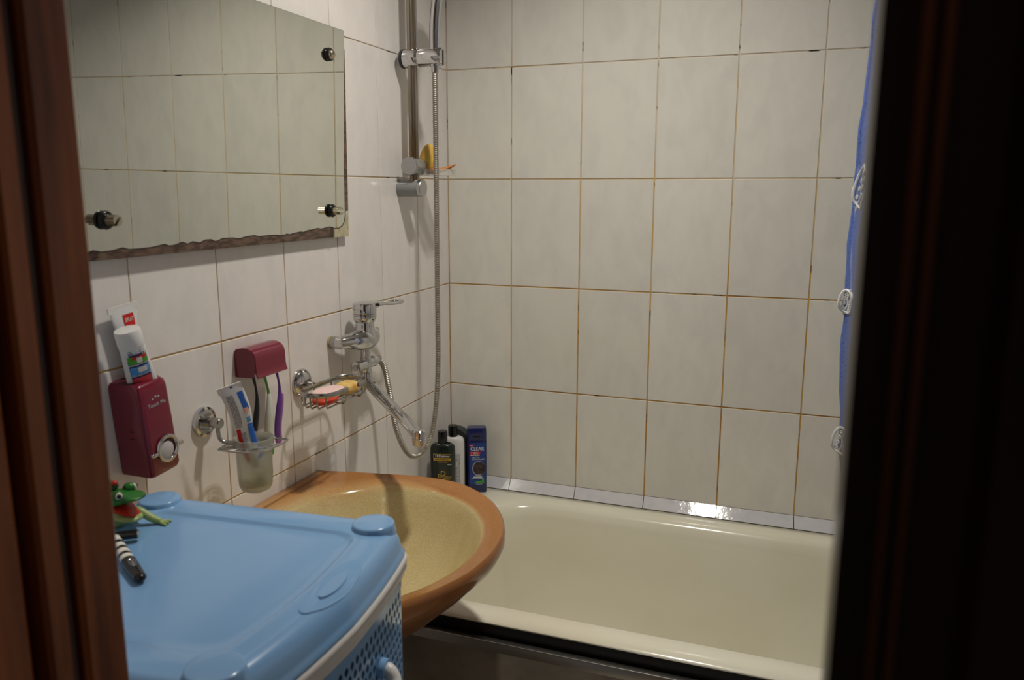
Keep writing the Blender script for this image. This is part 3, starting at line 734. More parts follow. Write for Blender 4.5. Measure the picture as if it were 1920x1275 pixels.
# boat-shaped pierced tray around the tumbler
def lens(t, L=0.0600, W=0.0420):
    a = abs(t); return W*(1 - a**2.1)
g = G(); NS = 28
up_, lo_ = [], []
def tray_pt(s, side, f, z):
    x = s*0.060; w = lens(s); r = 0.0325
    inn = sqrt(max(0.0, r*r - x*x)); y = side*(inn*(1-f) + max(w, inn + 0.003 if abs(x) < r else w)*f)
    p = TC + tx*x + ty*y; return (p.x, p.y, z)
def rim_loop(f0, f1, z0, z1):
    loop = []
    for side in (1, -1):
        for i in range(NS + 1):
            s = -1 + 2*i/NS
            if side < 0: s = -s
            loop.append((s, side))
    rings = []
    for f, z in ((f0, z0), (f0, z1), (f1, z1), (f1, z0)):
        rings.append([tray_pt(s, sd, f, z) for s, sd in loop])
    rings.append(rings[0]); return rings
z0, z1 = TC.z - 0.0045, TC.z - 0.002
outer = [Vector(tray_pt(-1 + 2*i/NS, 1, 1, TC.z - 0.003)) for i in range(NS + 1)] + [Vector(tray_pt(1 - 2*i/NS, -1, 1, TC.z - 0.003)) for i in range(1, NS)]
g.tube(outer, 0.0019, 8, closed=True, up=(0,0,1))
ringp = [TC + Vector((0.0335*cos(2*pi*k/36), 0.0335*sin(2*pi*k/36), -0.003)) for k in range(36)]
g.tube(ringp, 0.0022, 8, closed=True, flat=(1.8, 0.8), up=(0,0,1))
for ang, ln in ((150, 0.012), (176, 0.024), (-176, 0.024), (-150, 0.012), (-118, 0.008), (-90, 0.008), (-62, 0.008), (-30, 0.012), (30, 0.012)):
    a = radians(ang); d = tx*cos(a) + ty*sin(a)
    p0 = TC + d*0.0335 + Vector((0,0,-0.003))
    # spoke reaches the outer rim
    best = min(outer, key=lambda q: (q - (TC + d*0.05)).length)
    g.tube([p0, best], 0.0020, 6)
g.build('tray', CHROME_M, th)

tum = thing('tumbler', 'frosted glass tumbler holding a blue and white toothpaste tube', 'tumbler', TC + Vector((0, 0, -0.088)))
prof = [(0.0, 0.000), (0.018, 0.000), (0.0255, 0.004), (0.0288, 0.011), (0.0305, 0.03), (0.0312, 0.08), (0.0345, 0.089), (0.0355, 0.094), (0.0352, 0.0985),
        (0.0338, 0.0992), (0.0325, 0.0975), (0.0322, 0.093), (0.0292, 0.080), (0.0285, 0.03), (0.0268, 0.014), (0.020, 0.008), (0.0, 0.006)]
G().lathe(prof, 40, Matrix.Translation(TC + Vector((0, 0, -0.088)))).build('cup', FROST, tum, 50)
G().lathe([(0.0, 0.0078), (0.020, 0.0092), (0.0262, 0.0155), (0.0262, 0.0165), (0.019, 0.0112), (0.0, 0.0100)], 32, Matrix.Translation(TC + Vector((0, 0, -0.088)))).build('limescale', SCALE, tum, 50)

tt = Vector((0.0690, -1.0565, 1.139)); tb = Vector((0.080, -1.008, 0.985))
zd = (tb - tt).normalized()
t3 = thing('toothpaste_tube', 'half-used blue, white and red toothpaste tube leaning in the frosted tumbler', 'toothpaste', tt, axM((0,0,0), zd, tx).to_3x3())
M3 = MW[t3.name]; L3 = (tb - tt).length - 0.012
rings = []
for i in range(17):
    t = i/16; e = max(0.0, min(1, (t - 0.03)*1.15)); w = 0.0200 - 0.0030*e - 0.0035*math.exp(-((t-0.62)/0.12)**2); d = 0.0010 + 0.0125*e**0.7 - 0.005*math.exp(-((t-0.62)/0.13)**2)
    off = 0.003*sin(t*6)
    rings.append([(w*cos(2*pi*j/28) + off, d*sin(2*pi*j/28), L3*t) for j in range(28)])
G().loft(rings).build('tube', TUBEW, t3, 50, world=False)
G().prism([(-0.0208, -0.0011), (0.0208, -0.0011), (0.0208, 0.0011), (-0.0208, 0.0011)], -0.002, 0.010).build('crimp', WHITEPL, t3, 0, world=False)
G().lathe([(0.0125, L3 - 0.002), (0.0135, L3 + 0.010), (0.0, L3 + 0.0105)], 20).build('cap', WHITEPL, t3, 40, world=False)
R3 = M3.to_3x3()
nl3 = Vector((0, 1, 0)) if (R3 @ Vector((0,1,0))).dot(Vector((0.6, -0.8, 0))) > 0 else Vector((0, -1, 0))
rl3 = Vector((1, 0, 0)) if (R3 @ Vector((1,0,0))).dot(tx) > 0 else Vector((-1, 0, 0))
def face3(z, out, x=0.0):
    t = z/L3; up = nl3.cross(rl3); M = Matrix((rl3, up, nl3)).transposed().to_4x4()
    M.translation = Vector((0.003*sin(t*6), 0, z)) + nl3*out + rl3*x; return M3 @ M
def w3(z): t = z/L3; e = max(0.0, min(1, (t - 0.03)*1.15)); return 0.0200 - 0.0030*e - 0.0035*math.exp(-((t-0.62)/0.12)**2)
def d3(z): t = z/L3; e = max(0.0, min(1, (t - 0.03)*1.15)); return 0.0010 + 0.0125*e**0.7 - 0.005*math.exp(-((t-0.62)/0.13)**2)
strip(t3, 'blue_band', BLUEP, 0.014, L3*0.97, 0.0065, 0.0163, face3, d3, 0.0004, w3)
strip(t3, 'print_block', GREYTXT, 0.016, L3*0.52, -0.0135, -0.002, face3, d3, 0.0004, w3)
strip(t3, 'print_block', GREYTXT, L3*0.60, L3*0.76, -0.006, 0.001, face3, d3, 0.0004, w3)
strip(t3, 'red_band', RED, L3*0.54, L3*0.96, -0.0132, -0.0065, face3, d3, 0.0004, w3)
strip(t3, 'blue_mark', NAVY, 0.001, 0.0075, 0.000, 0.005, face3, lambda z: 0.0011, 0.0004, lambda z: 0.03)
for z0, m0 in ((L3*0.30, SKIN), (L3*0.42, SKYB), (L3*0.54, YELLOWP), (L3*0.64, SKYB)):
    strip(t3, 'printed_picture', m0, z0, z0 + 0.0105, 0.0072, 0.0140, face3, d3, 0.0008, w3)

# ------------------------------------------------------------------ toothbrush holder and brushes
bh = thing('toothbrush_holder', 'wine-red toothbrush cover on the tiles with three brushes hanging from it', 'holder', (0, -0.91, 1.155))
prof = [(0.0004, 1.1275), (0.0004, 1.1755), (0.004, 1.180), (0.012, 1.1825), (0.022, 1.1835), (0.031, 1.1825), (0.039, 1.179), (0.0445, 1.173), (0.047, 1.165), (0.0475, 1.150), (0.048, 1.140), (0.0495, 1.134), (0.052, 1.1295), (0.0505, 1.128), (0.0475, 1.1315), (0.0455, 1.138), (0.0448, 1.165), (0.042, 1.172), (0.034, 1.178), (0.008, 1.178), (0.006, 1.174), (0.006, 1.1275)]
g = G(); g.loft([[(x, y, z) for x, z in prof] for y in (-0.955, -0.866)]); g.build('cover', WINE, bh, 35)
endp = [(0.0006, 1.1278), (0.0006, 1.1755), (0.006, 1.1812), (0.022, 1.1828), (0.034, 1.181), (0.0435, 1.173), (0.0462, 1.165), (0.0468, 1.140), (0.038, 1.1285)]
for ya, yb in ((-0.9562, -0.9525), (-0.8685, -0.865)):
    g = G(); g.loft([[(x, y, z) for x, z in endp] for y in (ya, yb)]); g.build('end_cap', WINE, bh, 30)
G().box((0.007, -0.950, 1.142), (0.040, -0.871, 1.146), 0.001).build('rest_bar', WINE_D, bh, 30)
def brush(name, label, y, x, ztop, zbot, wmax, m_neck, m_body, m_tip, dy=0.0, belly=None):
    t = thing('toothbrush', label, 'toothbrush', (x, y, zbot), None, 'toothbrushes hanging from the wine-red cover')
    L = ztop - zbot
    def seg(nm, f0, f1, wfun, m):
        pts = []; rad = []
        for i in range(13):
            f = f0 + (f1 - f0)*i/12
            pts.append((x + 0.004*sin(f*5), y + dy*f + 0.0035*sin(f*6.0), ztop - L*f)); rad.append(wfun(f))
        G().tube(pts, rad, 12, flat=(0.75, 1.0), up=(1, 0, 0)).build(nm, m, t)
    neck = lambda f: 0.0029 + 0.0004*sin(f*30)
    body = lambda f: 0.0030 + (wmax - 0.0030)*min(1, max(0, (f - 0.25)/0.25))**0.8*(1 if f < 0.9 else max(0.45, 1 - ((f - 0.9)/0.1)**2*0.55))
    seg('neck', -0.22, 0.27, neck, m_neck)
    seg('handle', 0.26, 0.92, body, m_body)
    seg('handle_tip', 0.915, 1.0, lambda f: body(f)*0.98, m_tip)
    if belly is not None:
        pts = []; rad = []
        for i in range(13):
            f = 0.34 + 0.62*i/12
            pts.append((x + 0.004*sin(f*5) + 0.002, y + dy*f + 0.0035*sin(f*6.0) + wmax*0.55, ztop - L*f)); rad.append(body(f)*0.62)
        G().tube(pts, rad, 10, flat=(0.9, 1.0), up=(1, 0, 0)).build('grip', belly, t)
    G().box((x - 0.005, y - 0.0055, ztop + 0.028), (x + 0.005, y + 0.0055, ztop + 0.030), 0.001).build('head', m_neck, t)
    for k in range(5):
        G().tube([(x + 0.004*sin(-0.2*5) + 0.002, y - 0.002, ztop + 0.006 + 0.005*k), (x + 0.010, y - 0.002, ztop + 0.006 + 0.005*k)], 0.0022, 6).build('bristle_tuft', WHITE, t) if k < 3 else None
brush('b', 'black toothbrush behind the leaning toothpaste tube', -0.940, 0.027, 1.131, 0.972, 0.0068, BRUSHK, BRUSHK, BRUSHK)
brush('w', 'white toothbrush with green neck and green tip', -0.9135, 0.030, 1.131, 0.963, 0.0100, GREENB, BRUSHW, GREENB, dy=0.017)
brush('p', 'purple toothbrush with lilac grip at the far end of the cover', -0.873, 0.028, 1.131, 0.974, 0.0072, PURPLE, PURPLE, PURPLE_L, dy=0.004, belly=PURPLE_L)

# ------------------------------------------------------------------ soap dish and soaps
SZ = 1.066
sd = thing('soap_dish', 'chrome wire soap basket on a domed wall flange', 'soap dish', (0, -0.757, 1.0715))
G().lathe([(0.0, 0.0), (0.030, 0.0), (0.030, 0.004), (0.027, 0.009), (0.020, 0.0145), (0.011, 0.017), (0.0, 0.0175)], 32, MX(0.0003, -0.7545, 1.0715)).build('flange', CHROME, sd)
G().tube([(0.014, -0.7545, 1.0705), (0.033, -0.7535, 1.068)], 0.0068, 14).build('arm', CHROME_W, sd)
SX0, SX1, SY0, SY1 = 0.033, 0.110, -0.826, -0.648
ringpts = [Vector(p) for p in rrect(SX0, SX1, SY0, SY1, 0.0384, 8, SZ)]
# band around the basket with a gap in the middle of the front long side
band = []
ordered = ringpts[27:] + ringpts[:27]      # start at the near-front corner
pts = [Vector((SX1, -0.762, SZ))]
near = [p for p in rrect(SX0, SX1, SY0, SY1, 0.0384, 8, SZ)]
cor = [near[0:9], near[9:18], near[18:27], near[27:36]]   # (x1,y1) (x0,y1) (x0,y0) (x1,y0)
path = [(SX1, -0.748, SZ)] + cor[3][::-1] + cor[2][::-1] + cor[1][::-1] + cor[0][::-1] + [(SX1, -0.708, SZ)]
G().tube(path, 0.0036, 8, flat=(1.5, 0.55), up=(0,0,1)).build('rim', CHROME_W, sd)
BZ = SZ - 0.027
wires = G()
for k in range(5):
    x = SX0 + 0.010 + (SX1 - SX0 - 0.020)*k/4
    dx_ = min(abs(x - SX0), abs(SX1 - x)); c_ = max(0.0, 0.0384 - dx_); ins = 0.0384 - sqrt(max(0.0, 0.0384**2 - c_**2))
    ya, yb = SY0 + ins, SY1 - ins
    p = [(x, ya, SZ), (x, ya + 0.0005, BZ + 0.006), (x, ya + 0.005, BZ), (x, (ya + yb)/2, BZ), (x, yb - 0.005, BZ), (x, yb - 0.0005, BZ + 0.006), (x, yb, SZ)]
    G().tube(p, 0.0019, 8).build('wire', CHROME_W, sd)
for y in (-0.755, -0.69):
    p = [(SX0, y, SZ), (SX0 + 0.0005, y, BZ + 0.004), (SX0 + 0.005, y, BZ - 0.003), (SX1 - 0.005, y, BZ - 0.003), (SX1 - 0.0005, y, BZ + 0.004), (SX1, y, SZ)]
    G().tube(p, 0.0019, 8).build('wire', CHROME_W, sd)
def soapbar(name, label, c, size, m, rz=0.0, e=2.6):
    t = G(); n, mm = 28, 14; rings = []
    for i in range(mm + 1):
        a = -pi/2 + pi*i/mm; ca = max(cos(a), 0.02)**(2/e*0.8); sa = math.copysign(abs(sin(a))**(2/e), sin(a))
        row = []
        for j in range(n):
            b = 2*pi*j/n; cb = math.copysign(abs(cos(b))**(2/2.3), cos(b)); sb = math.copysign(abs(sin(b))**(2/2.3), sin(b))
            q = Matrix.Rotation(rz, 3, 'Z') @ Vector((size[0]*ca*cb, size[1]*ca*sb, size[2]*sa)); row.append(Vector(c) + q)
        rings.append(row)
    t.loft(rings)
    o = t.build(name, m, None, 60); return tag(o, label, 'soap', 'soap bars in the wire dish')
soapbar('soap_bar', 'worn red-orange soap bar at the bottom of the wire basket', (0.078, -0.782, BZ + 0.0105), (0.024, 0.034, 0.0085), SOAP_R, 0.15)
soapbar('soap_bar', 'pale pink oval soap bar lying on top of the red one', (0.074, -0.765, BZ + 0.0240), (0.025, 0.041, 0.0055), SOAP_P, -0.1)
soapbar('soap_bar', 'yellow soap bar beside the pink one at the tap end', (0.074, -0.692, BZ + 0.0145), (0.024, 0.030, 0.0125), SOAP_Y, 0.1)

# ------------------------------------------------------------------ mixer tap
fc = thing('mixer_tap', 'chrome wall mixer tap with loop lever and long swivel spout', 'tap', (0.045, -0.563, 1.137))
FCX, FCY, FCZ = 0.045, -0.563, 1.137
for y in (FCY - 0.073, FCY + 0.075):
    G().lathe([(0.0145, 0.0), (0.0145, 0.003), (0.013, 0.004)], 20, MX(0.0003, y, FCZ)).build('limescale_ring', SCALE, fc)
    G().lathe([(0.0, 0.002), (0.0135, 0.003), (0.0142, 0.004), (0.0142, 0.0165), (0.0132, 0.018), (0.0, 0.018)], 6, MX(0.0003, y, FCZ)).build('wall_nut', CHROME_W, fc, 20)
    G().lathe([(0.0, 0.017), (0.0128, 0.017), (0.0128, 0.0195), (0.0, 0.0195)], 20, MX(0.0003, y, FCZ)).build('seal', BLACK, fc)
# curved horizontal body: two arms sweeping out into the middle
bp = []; br = []
for i in range(25):
    t = -1 + 2*i/24
    bp.append((0.022 + (FCX - 0.020)*(1 - abs(t)**1.6)*1.0, FCY + t*0.074, FCZ - 0.002*(1 - t*t))); br.append(0.0132 + 0.0138*(1 - abs(t)**1.5))
G().tube(bp, br, 20, flat=(0.95, 1.0), up=(0,0,1)).build('body', CHROME, fc, 60)
for s in (-1, 1):
    G().tube([(0.018, FCY + s*0.0735, FCZ), (0.034, FCY + s*0.0735, FCZ)], 0.0132, 18).build('inlet', CHROME, fc)
MZ = lambda x, y, z: Matrix.Translation((x, y, z))
G().lathe([(0.0290, -0.010), (0.0275, 0.004), (0.0240, 0.014), (0.0216, 0.022), (0.0208, 0.030), (0.0212, 0.036), (0.0205, 0.0372), (0.0225, 0.0385), (0.0255, 0.045), (0.0268, 0.049), (0.0268, 0.052), (0.0255, 0.0528), (0.0268, 0.0538), (0.0268, 0.0565), (0.0255, 0.0573), (0.0, 0.0573)], 36, MZ(FCX + 0.001, FCY, FCZ)).build('cartridge_tower', CHROME, fc, 35)
G().lathe([(0.0, 0.0), (0.003, 0.0), (0.003, 0.0012), (0.0, 0.0014)], 12, axM((FCX + 0.0245, FCY - 0.006, FCZ + 0.046), (1, -0.2, 0))).build('hot_cold_mark', BLACK, fc)
# lever: round cap with a loop handle
lv = G(); lv.lathe([(0.0262, 0.0575), (0.0268, 0.060), (0.0268, 0.0765), (0.0250, 0.0805), (0.018, 0.0830), (0.0, 0.0840)], 36, MZ(FCX + 0.001, FCY, FCZ))
lever = lv.build('lever', CHROME, fc, 45)
ld = Vector((0.030, 0.109, 0)).normalized(); lsd = Vector((ld.y, -ld.x, 0))
C0 = Vector((FCX + 0.001, FCY, FCZ))
lp = []
for f, w, z in ((0.020, 0.0225, 0.0765), (0.035, 0.0195, 0.0765), (0.055, 0.0165, 0.0745), (0.075, 0.0160, 0.0725), (0.095, 0.0155, 0.072), (0.110, 0.012, 0.0725), (0.1175, 0.0, 0.073)): lp.append((f, w, z))
left = [C0 + ld*f + lsd*w + Vector((0,0,z)) for f, w, z in lp]; right = [C0 + ld*f - lsd*w + Vector((0,0,z)) for f, w, z in lp[::-1][1:]]
G().tube(catmull(left + right, 5), [0.0048]*(len(left + right)*5 - 4), 10, flat=(0.8, 1.2), up=(0,0,1)).build('loop_handle', CHROME, lever, 60)
g = G(); g.loft([[C0 + ld*f + lsd*w*s + Vector((0,0,z + dz)) for s, dz in ((1, 0.0045), (-1, 0.0045), (-1, -0.007*(1.2 - f*18)), (1, -0.007*(1.2 - f*18)))] for f, w, z in ((0.012, 0.0235, 0.0755), (0.03, 0.020, 0.0760), (0.045, 0.0165, 0.0745))]); g.build('handle_root', CHROME, lever, 50)
# diverter column below the body
G().lathe([(0.0, -0.016), (0.0115, -0.016), (0.0115, -0.045), (0.0125, -0.046), (0.0125, -0.078), (0.0118, -0.080), (0.0135, -0.081), (0.0135, -0.095), (0.012, -0.0965), (0.0125, -0.098), (0.0125, -0.102), (0.0, -0.102)], 28, MZ(FCX, FCY, FCZ)).build('diverter_column', CHROME, fc, 35)
G().lathe([(0.0, -0.047), (0.0105, -0.047), (0.0135, -0.046), (0.0135, -0.036), (0.0115, -0.034), (0.0115, 0.026), (0.0128, 0.028), (0.0128, 0.036), (0.0105, 0.038), (0.0105, 0.047), (0.0, 0.047)], 26, axM((FCX, FCY, FCZ - 0.061), (0, 1, 0))).build('diverter', CHROME, fc, 35)
G().lathe([(0.0, -0.0495), (0.0068, -0.0495), (0.0072, -0.047), (0.0, -0.047)], 20, axM((FCX, FCY, FCZ - 0.061), (0, 1, 0))).build('diverter_button', CHROME_W, fc, 35)
# spout
s0 = Vector((FCX, FCY, FCZ - 0.100)); s1 = Vector((0.274, -0.752, 0.985))
sdv = (s1 - s0); sh = Vector((sdv.x, sdv.y, 0)).normalized()
sp = [s0, s0 + sh*0.010 + Vector((0, 0, -0.006)), s0 + sdv*0.10, s0 + sdv*0.3, s0 + sdv*0.55, s0 + sdv*0.8, s1 - sh*0.006]
G().tube(catmull(sp, 4), [0.0138 - 0.002*min(1, i/24) for i in range(len(sp)*4 - 3)], 16, flat=(0.80, 1.15), up=(0,0,1)).build('spout', CHROME, fc, 50)
G().lathe([(0.0, 0.013), (0.011, 0.0125), (0.0140, 0.010), (0.0140, -0.003), (0.0132, -0.004), (0.0145, -0.005), (0.0140, -0.0175), (0.0120, -0.019), (0.0, -0.017)], 26, MZ(s1.x, s1.y, s1.z - 0.001)).build('aerator', CHROME, fc, 35)

# ------------------------------------------------------------------ shower rail, slider, hose, handset
RY, RXX = -0.2935, 0.042
rail = thing('shower_rail', 'worn chrome shower rail with slider and tray clamp on the left wall', 'shower rail', (0, RY, 1.475))
G().tube([(RXX, RY, 1.468), (RXX, RY, 2.05)], 0.0138, 20, flat=(0.80, 1.0), up=(1,0,0)).build('bar', RAILM, rail)
G().tube([(RXX + 0.0085, RY + 0.006, 1.49), (RXX + 0.0085, RY + 0.006, 2.045)], 0.0034, 10).build('bar_bead', CHROME_M, rail)
for zz, nm in ((1.475, 'lower_bracket'), (2.06, 'upper_bracket')):
    b_ = G().lathe([(0.0, 0.0003), (0.0215, 0.0003), (0.0215, 0.057), (0.0, 0.057)], 36, MX(0, RY, zz)).build(nm, GREYPL, rail, 35)
    G().lathe([(0.0, 0.0575), (0.0218, 0.0575), (0.0218, 0.0655), (0.0205, 0.0672), (0.0, 0.0672)], 36, MX(0, RY, zz)).build('end_cap', CHROME_M, b_, 35)
SLZ = 1.787
sl = G().lathe([(0.0, -0.019), (0.0215, -0.019), (0.0225, -0.016), (0.0225, 0.022), (0.0222, 0.0225), (0.0225, 0.023), (0.0212, 0.080), (0.0200, 0.084), (0.0, 0.084)], 32, MX(RXX, RY, SLZ)).build('slider', CHROME, rail, 35)
G().lathe([(0.0, -0.0255), (0.0215, -0.0255), (0.0230, -0.0245), (0.0230, -0.0195), (0.0, -0.0195)], 32, MX(RXX, RY, SLZ)).build('tension_ring', DKGREY, sl, 35)
G().lathe([(0.0, -0.030), (0.020, -0.030), (0.0215, -0.0285), (0.0215, -0.0258), (0.0, -0.0258)], 32, MX(RXX, RY, SLZ)).build('tension_knob', GREYPL, sl, 35)
G().box((RXX + 0.070, RY - 0.004, SLZ - 0.020), (RXX + 0.0852, RY + 0.002, SLZ + 0.016), 0.001).build('cradle_slot', DKGREY, sl, 30)
# clamp for the tray
CLZ = 1.528
cl = G().lathe([(0.0, 0.032), (0.0195, 0.032), (0.0205, 0.030), (0.0215, -0.018), (0.0, -0.018)], 32, axM((RXX, RY, CLZ), (0, 1, 0))).build('tray_clamp', GREYPL, rail, 35)
G().lathe([(0.0, -0.0195), (0.0220, -0.0195), (0.0225, -0.021), (0.0225, -0.0275), (0.0212, -0.0295), (0.0, -0.0295)], 32, axM((RXX, RY, CLZ), (0, 1, 0))).build('clamp_knob', CHROME_M, cl, 35)
TR = [(0.058, -0.272), (0.125, -0.272), (0.150, -0.225), (0.125, -0.165), (0.058, -0.165)]
g = G(); trp = rrect(0.028, 0.110, -0.270, -0.180, 0.012, 6)
rings = [[(x, y, 1.5055) for x, y in rrect(0.031, 0.107, -0.267, -0.183, 0.010, 6)], [(x, y, 1.507) for x, y in trp], [(x, y, 1.5235) for x, y in trp], [(x, y, 1.5235) for x, y in rrect(0.0295, 0.1085, -0.2685, -0.1815, 0.011, 6)], [(x, y, 1.5085) for x, y in rrect(0.031, 0.107, -0.267, -0.183, 0.010, 6)]]
g.loft(rings); g.build('soap_tray', CLEAR, rail, 40)

toy = thing('bath_toy', 'yellow rounded bath item with curved orange tip on the clear rail tray', 'bath toy', (0.062, -0.235, 1.5090))
g = G(); rings = []
for i in range(15):
    a = -pi/2 + pi*i/14; z = 1.5485 + 0.038*sin(a); rr = max(0.03, cos(a))
    w = 0.0225*(1.0 - 0.10*sin(a)); rings.append([(0.054 + 0.003*sin(a) + w*rr*cos(2*pi*j/24) , -0.236 + w*1.05*rr*sin(2*pi*j/24), z) for j in range(24)])
g.loft(rings); g.build('body', SPONGE, toy, 60)
hp = catmull([(0.052, -0.238, 1.5195), (0.072, -0.236, 1.5180), (0.091, -0.232, 1.5205), (0.108, -0.224, 1.5275), (0.122, -0.214, 1.5350)], 5)
G().tube(hp, [0.0105*(1 - (i/(len(hp)-1))**2.2) + 0.0008 for i in range(len(hp))], 14, flat=(0.72, 1.5), up=(0,0,1)).build('orange_tip', ORANGE, toy, 60)

# handset
hs = thing('shower_handset', 'chrome shower handset standing in the rail slider', 'shower head', (0.104, RY, SLZ))
hpts = catmull([(0.104, RY, 1.764), (0.104, RY, 1.80), (0.1045, RY, 1.84), (0.107, RY, 1.88), (0.113, RY, 1.92), (0.124, RY - 0.002, 1.955), (0.142, RY - 0.005, 1.985)], 5)
G().tube(hpts, [0.0115 + 0.0018*sin(min(1, i/18)*pi*0.5) for i in range(len(hpts))], 20, flat=(1.0, 1.12), up=(1,0,0)).build('handle', CHROME, hs, 60)
hd = (Vector(hpts[-1]) - Vector(hpts[-3])).normalized(); hn = Vector((0.75, -0.1, -0.65)).normalized()
G().lathe([(0.0, -0.020), (0.016, -0.018), (0.034, -0.004), (0.040, 0.004), (0.040, 0.010), (0.036, 0.013), (0.0, 0.013)], 32, axM(Vector(hpts[-1]) + hd*0.030, hn)).build('spray_head', CHROME, hs, 40)
G().lathe([(0.0, 0.0132), (0.033, 0.0132), (0.033, 0.0145), (0.0, 0.015)], 28, axM(Vector(hpts[-1]) + hd*0.030, hn)).build('spray_plate', GREYPL, hs, 40)

# corrugated hose
hose = thing('shower_hose', 'corrugated metal shower hose looping from the tap to the slider', 'hose', (0.08, -0.40, 0.80))
hp = catmull([(0.045, FCY + 0.046, FCZ - 0.061), (0.0455, -0.503, 1.0735), (0.050, -0.486, 1.050), (0.0575, -0.4765, 0.985), (0.065, -0.466, 0.9005), (0.072, -0.435, 0.8345), (0.080, -0.397, 0.8035), (0.090, -0.350, 0.814), (0.0985, -0.319, 0.880), (0.104, -0.304, 1.01), (0.104, -0.300, 1.20), (0.104, -0.296, 1.50), (0.104, RY, 1.765)], 10)
# resample evenly and ripple the radius
D_ = [0.0]
for i in range(1, len(hp)): D_.append(D_[-1] + (hp[i] - hp[i-1]).length)
step = 0.0011; N_ = int(D_[-1]/step); pts = []; rad = []; k = 0
for i in range(N_ + 1):
    d = D_[-1]*i/N_
    while k < len(D_) - 2 and D_[k+1] < d: k += 1
    t = (d - D_[k])/max(1e-9, D_[k+1] - D_[k]); pts.append(hp[k].lerp(hp[k+1], t)); rad.append((0.0073, 0.0070, 0.0057, 0.0062)[i % 4])
G().tube(pts, rad, 12).build('sleeve', HOSE, hose, 25)
a0 = (hp[2] - hp[0]).normalized()
G().tube([hp[0] - a0*0.002, hp[0] + a0*0.012], 0.0095, 12).build('hose_nut', CHROME_W, hose, 30)
G().tube([(0.104, RY, 1.752), (0.104, RY, 1.768)], 0.0085, 14).build('hose_nut', CHROME, hose, 30)

# ------------------------------------------------------------------ bottles in the tub corner
def bottle_rings(w, d, prof, n=40, e=2.6):
    rings = []
    for z, s, sd_ in prof:
        row = []
        for j in range(n):
            b = 2*pi*j/n; cb = math.copysign(abs(cos(b))**(2/e), cos(b)); sb = math.copysign(abs(sin(b))**(2/e), sin(b))
            row.append((w/2*s*cb, d/2*sd_*sb, z))
        rings.append(row)
    return rings
def facing(loc, ang): # local -y is the front; ang turns it towards +x
    return Matrix.Translation(loc) @ Matrix.Rotation(ang, 4, 'Z')
FRONT = lambda x, z, y: Matrix(((1,0,0,x), (0,0,-1,y), (0,1,0,z), (0,0,0,1)))   # local x right, y up, z = -y (front)
# dark green bottle
b1 = thing('shampoo_bottle', 'dark green shampoo bottle with black cap and gold print, by the left wall', 'bottle', (0.054, -0.176, RIM), Matrix.Rotation(radians(14), 3, 'Z'), 'bottles in the tub corner')
N1 = MW[b1.name]
G().loft(bottle_rings(0.071, 0.040, [(0.0, .94, .9), (0.004, 1, 1), (0.147, 1, 1), (0.162, .985, .98), (0.170, .93, .93), (0.1745, .80, .85), (0.177, .55, .75), (0.178, .45, .7)])).build('bottle', GREENK, b1, 50, world=False)
G().lathe([(0.0130, 0.176), (0.0138, 0.179), (0.0138, 0.205), (0.0132, 0.211), (0.0115, 0.2125), (0.0, 0.2125)], 30).build('cap', BLACKG, b1, 40, world=False)
yf = -0.0203
for px_ in (rect(0.002, 0.1385, 0.050, 0.0008), rect(0.002, 0.1265, 0.050, 0.0008), rect(-0.0228, 0.1325, 0.0007, 0.0125), rect(0.0268, 0.1325, 0.0007, 0.0125)):
    quad_label('label_outline', GOLD, b1, N1 @ FRONT(0, 0.012, yf), px_)
quad_label('label_band', GOLD, b1, N1 @ FRONT(0, 0.012, yf), rect(0.002, 0.1225, 0.050, 0.0066))
text('lettering', 'TRESemmé', 0.0105, WHITE, b1, N1 @ FRONT(0.002, 0.1445, yf - 0.0002), sx=0.86)
text('lettering', 'USED BY PROFESSIONALS', 0.0042, GREENK, b1, N1 @ FRONT(0.002, 0.1345, yf - 0.0005), sx=0.88)
text('lettering', '— SINCE 1948 —', 0.0046, GOLD, b1, N1 @ FRONT(0.002, 0.1270, yf - 0.0002))
text('lettering', 'NEW', 0.0052, WHITE, b1, N1 @ FRONT(0.0225, 0.1205, yf - 0.0002))
text('lettering', 'D', 0.021, GOLD, b1, N1 @ FRONT(0.004, 0.0930, yf - 0.0002))
text('lettering', 'B', 0.016, GOLD, b1, N1 @ FRONT(-0.0075, 0.0855, yf - 0.0002))
text('lettering', 'BOTANIQUE', 0.0050, GOLD, b1, N1 @ FRONT(0.0135, 0.0840, yf - 0.0002))
quad_label('small_print', GOLD, b1, N1 @ FRONT(0, 0, yf), rect(0.0135, 0.0780, 0.022, 0.0026))
# white bottle
b2 = thing('shampoo_bottle', 'white bottle with black cap and rows of small print, between the green and blue bottles', 'bottle', (0.057, -0.112, RIM), Matrix.Rotation(radians(20), 3, 'Z'), 'bottles in the tub corner')
N2 = MW[b2.name]
G().loft(bottle_rings(0.066, 0.042, [(0.0, .94, .9), (0.004, 1, 1), (0.142, 1, 1), (0.162, .99, .98), (0.170, .95, .93), (0.175, .84, .86), (0.178, .60, .75), (0.179, .45, .7)], e=2.3)).build('bottle', BTLW, b2, 50, world=False)
G().lathe([(0.0125, 0.177), (0.0138, 0.180), (0.0138, 0.206), (0.0130, 0.211), (0.0, 0.2125)], 30).build('cap', BLACKG, b2, 40, world=False)
for k in range(5):
    for q in range(9):
        if (k*7 + q*5) % 11 == 0: continue
        g = G(); z0 = 0.020 + q*0.0125; xx = 0.004 + k*0.0036
        yy = -0.0215*(1 - (abs(xx)/0.034)**2.3)**(1/2.3) - 0.0003
        g.box((xx, yy - 0.0002, z0), (xx + 0.0016, yy + 0.002, z0 + 0.0105), 0); g.build('small_print', GREYTXT, b2, 0, world=False)
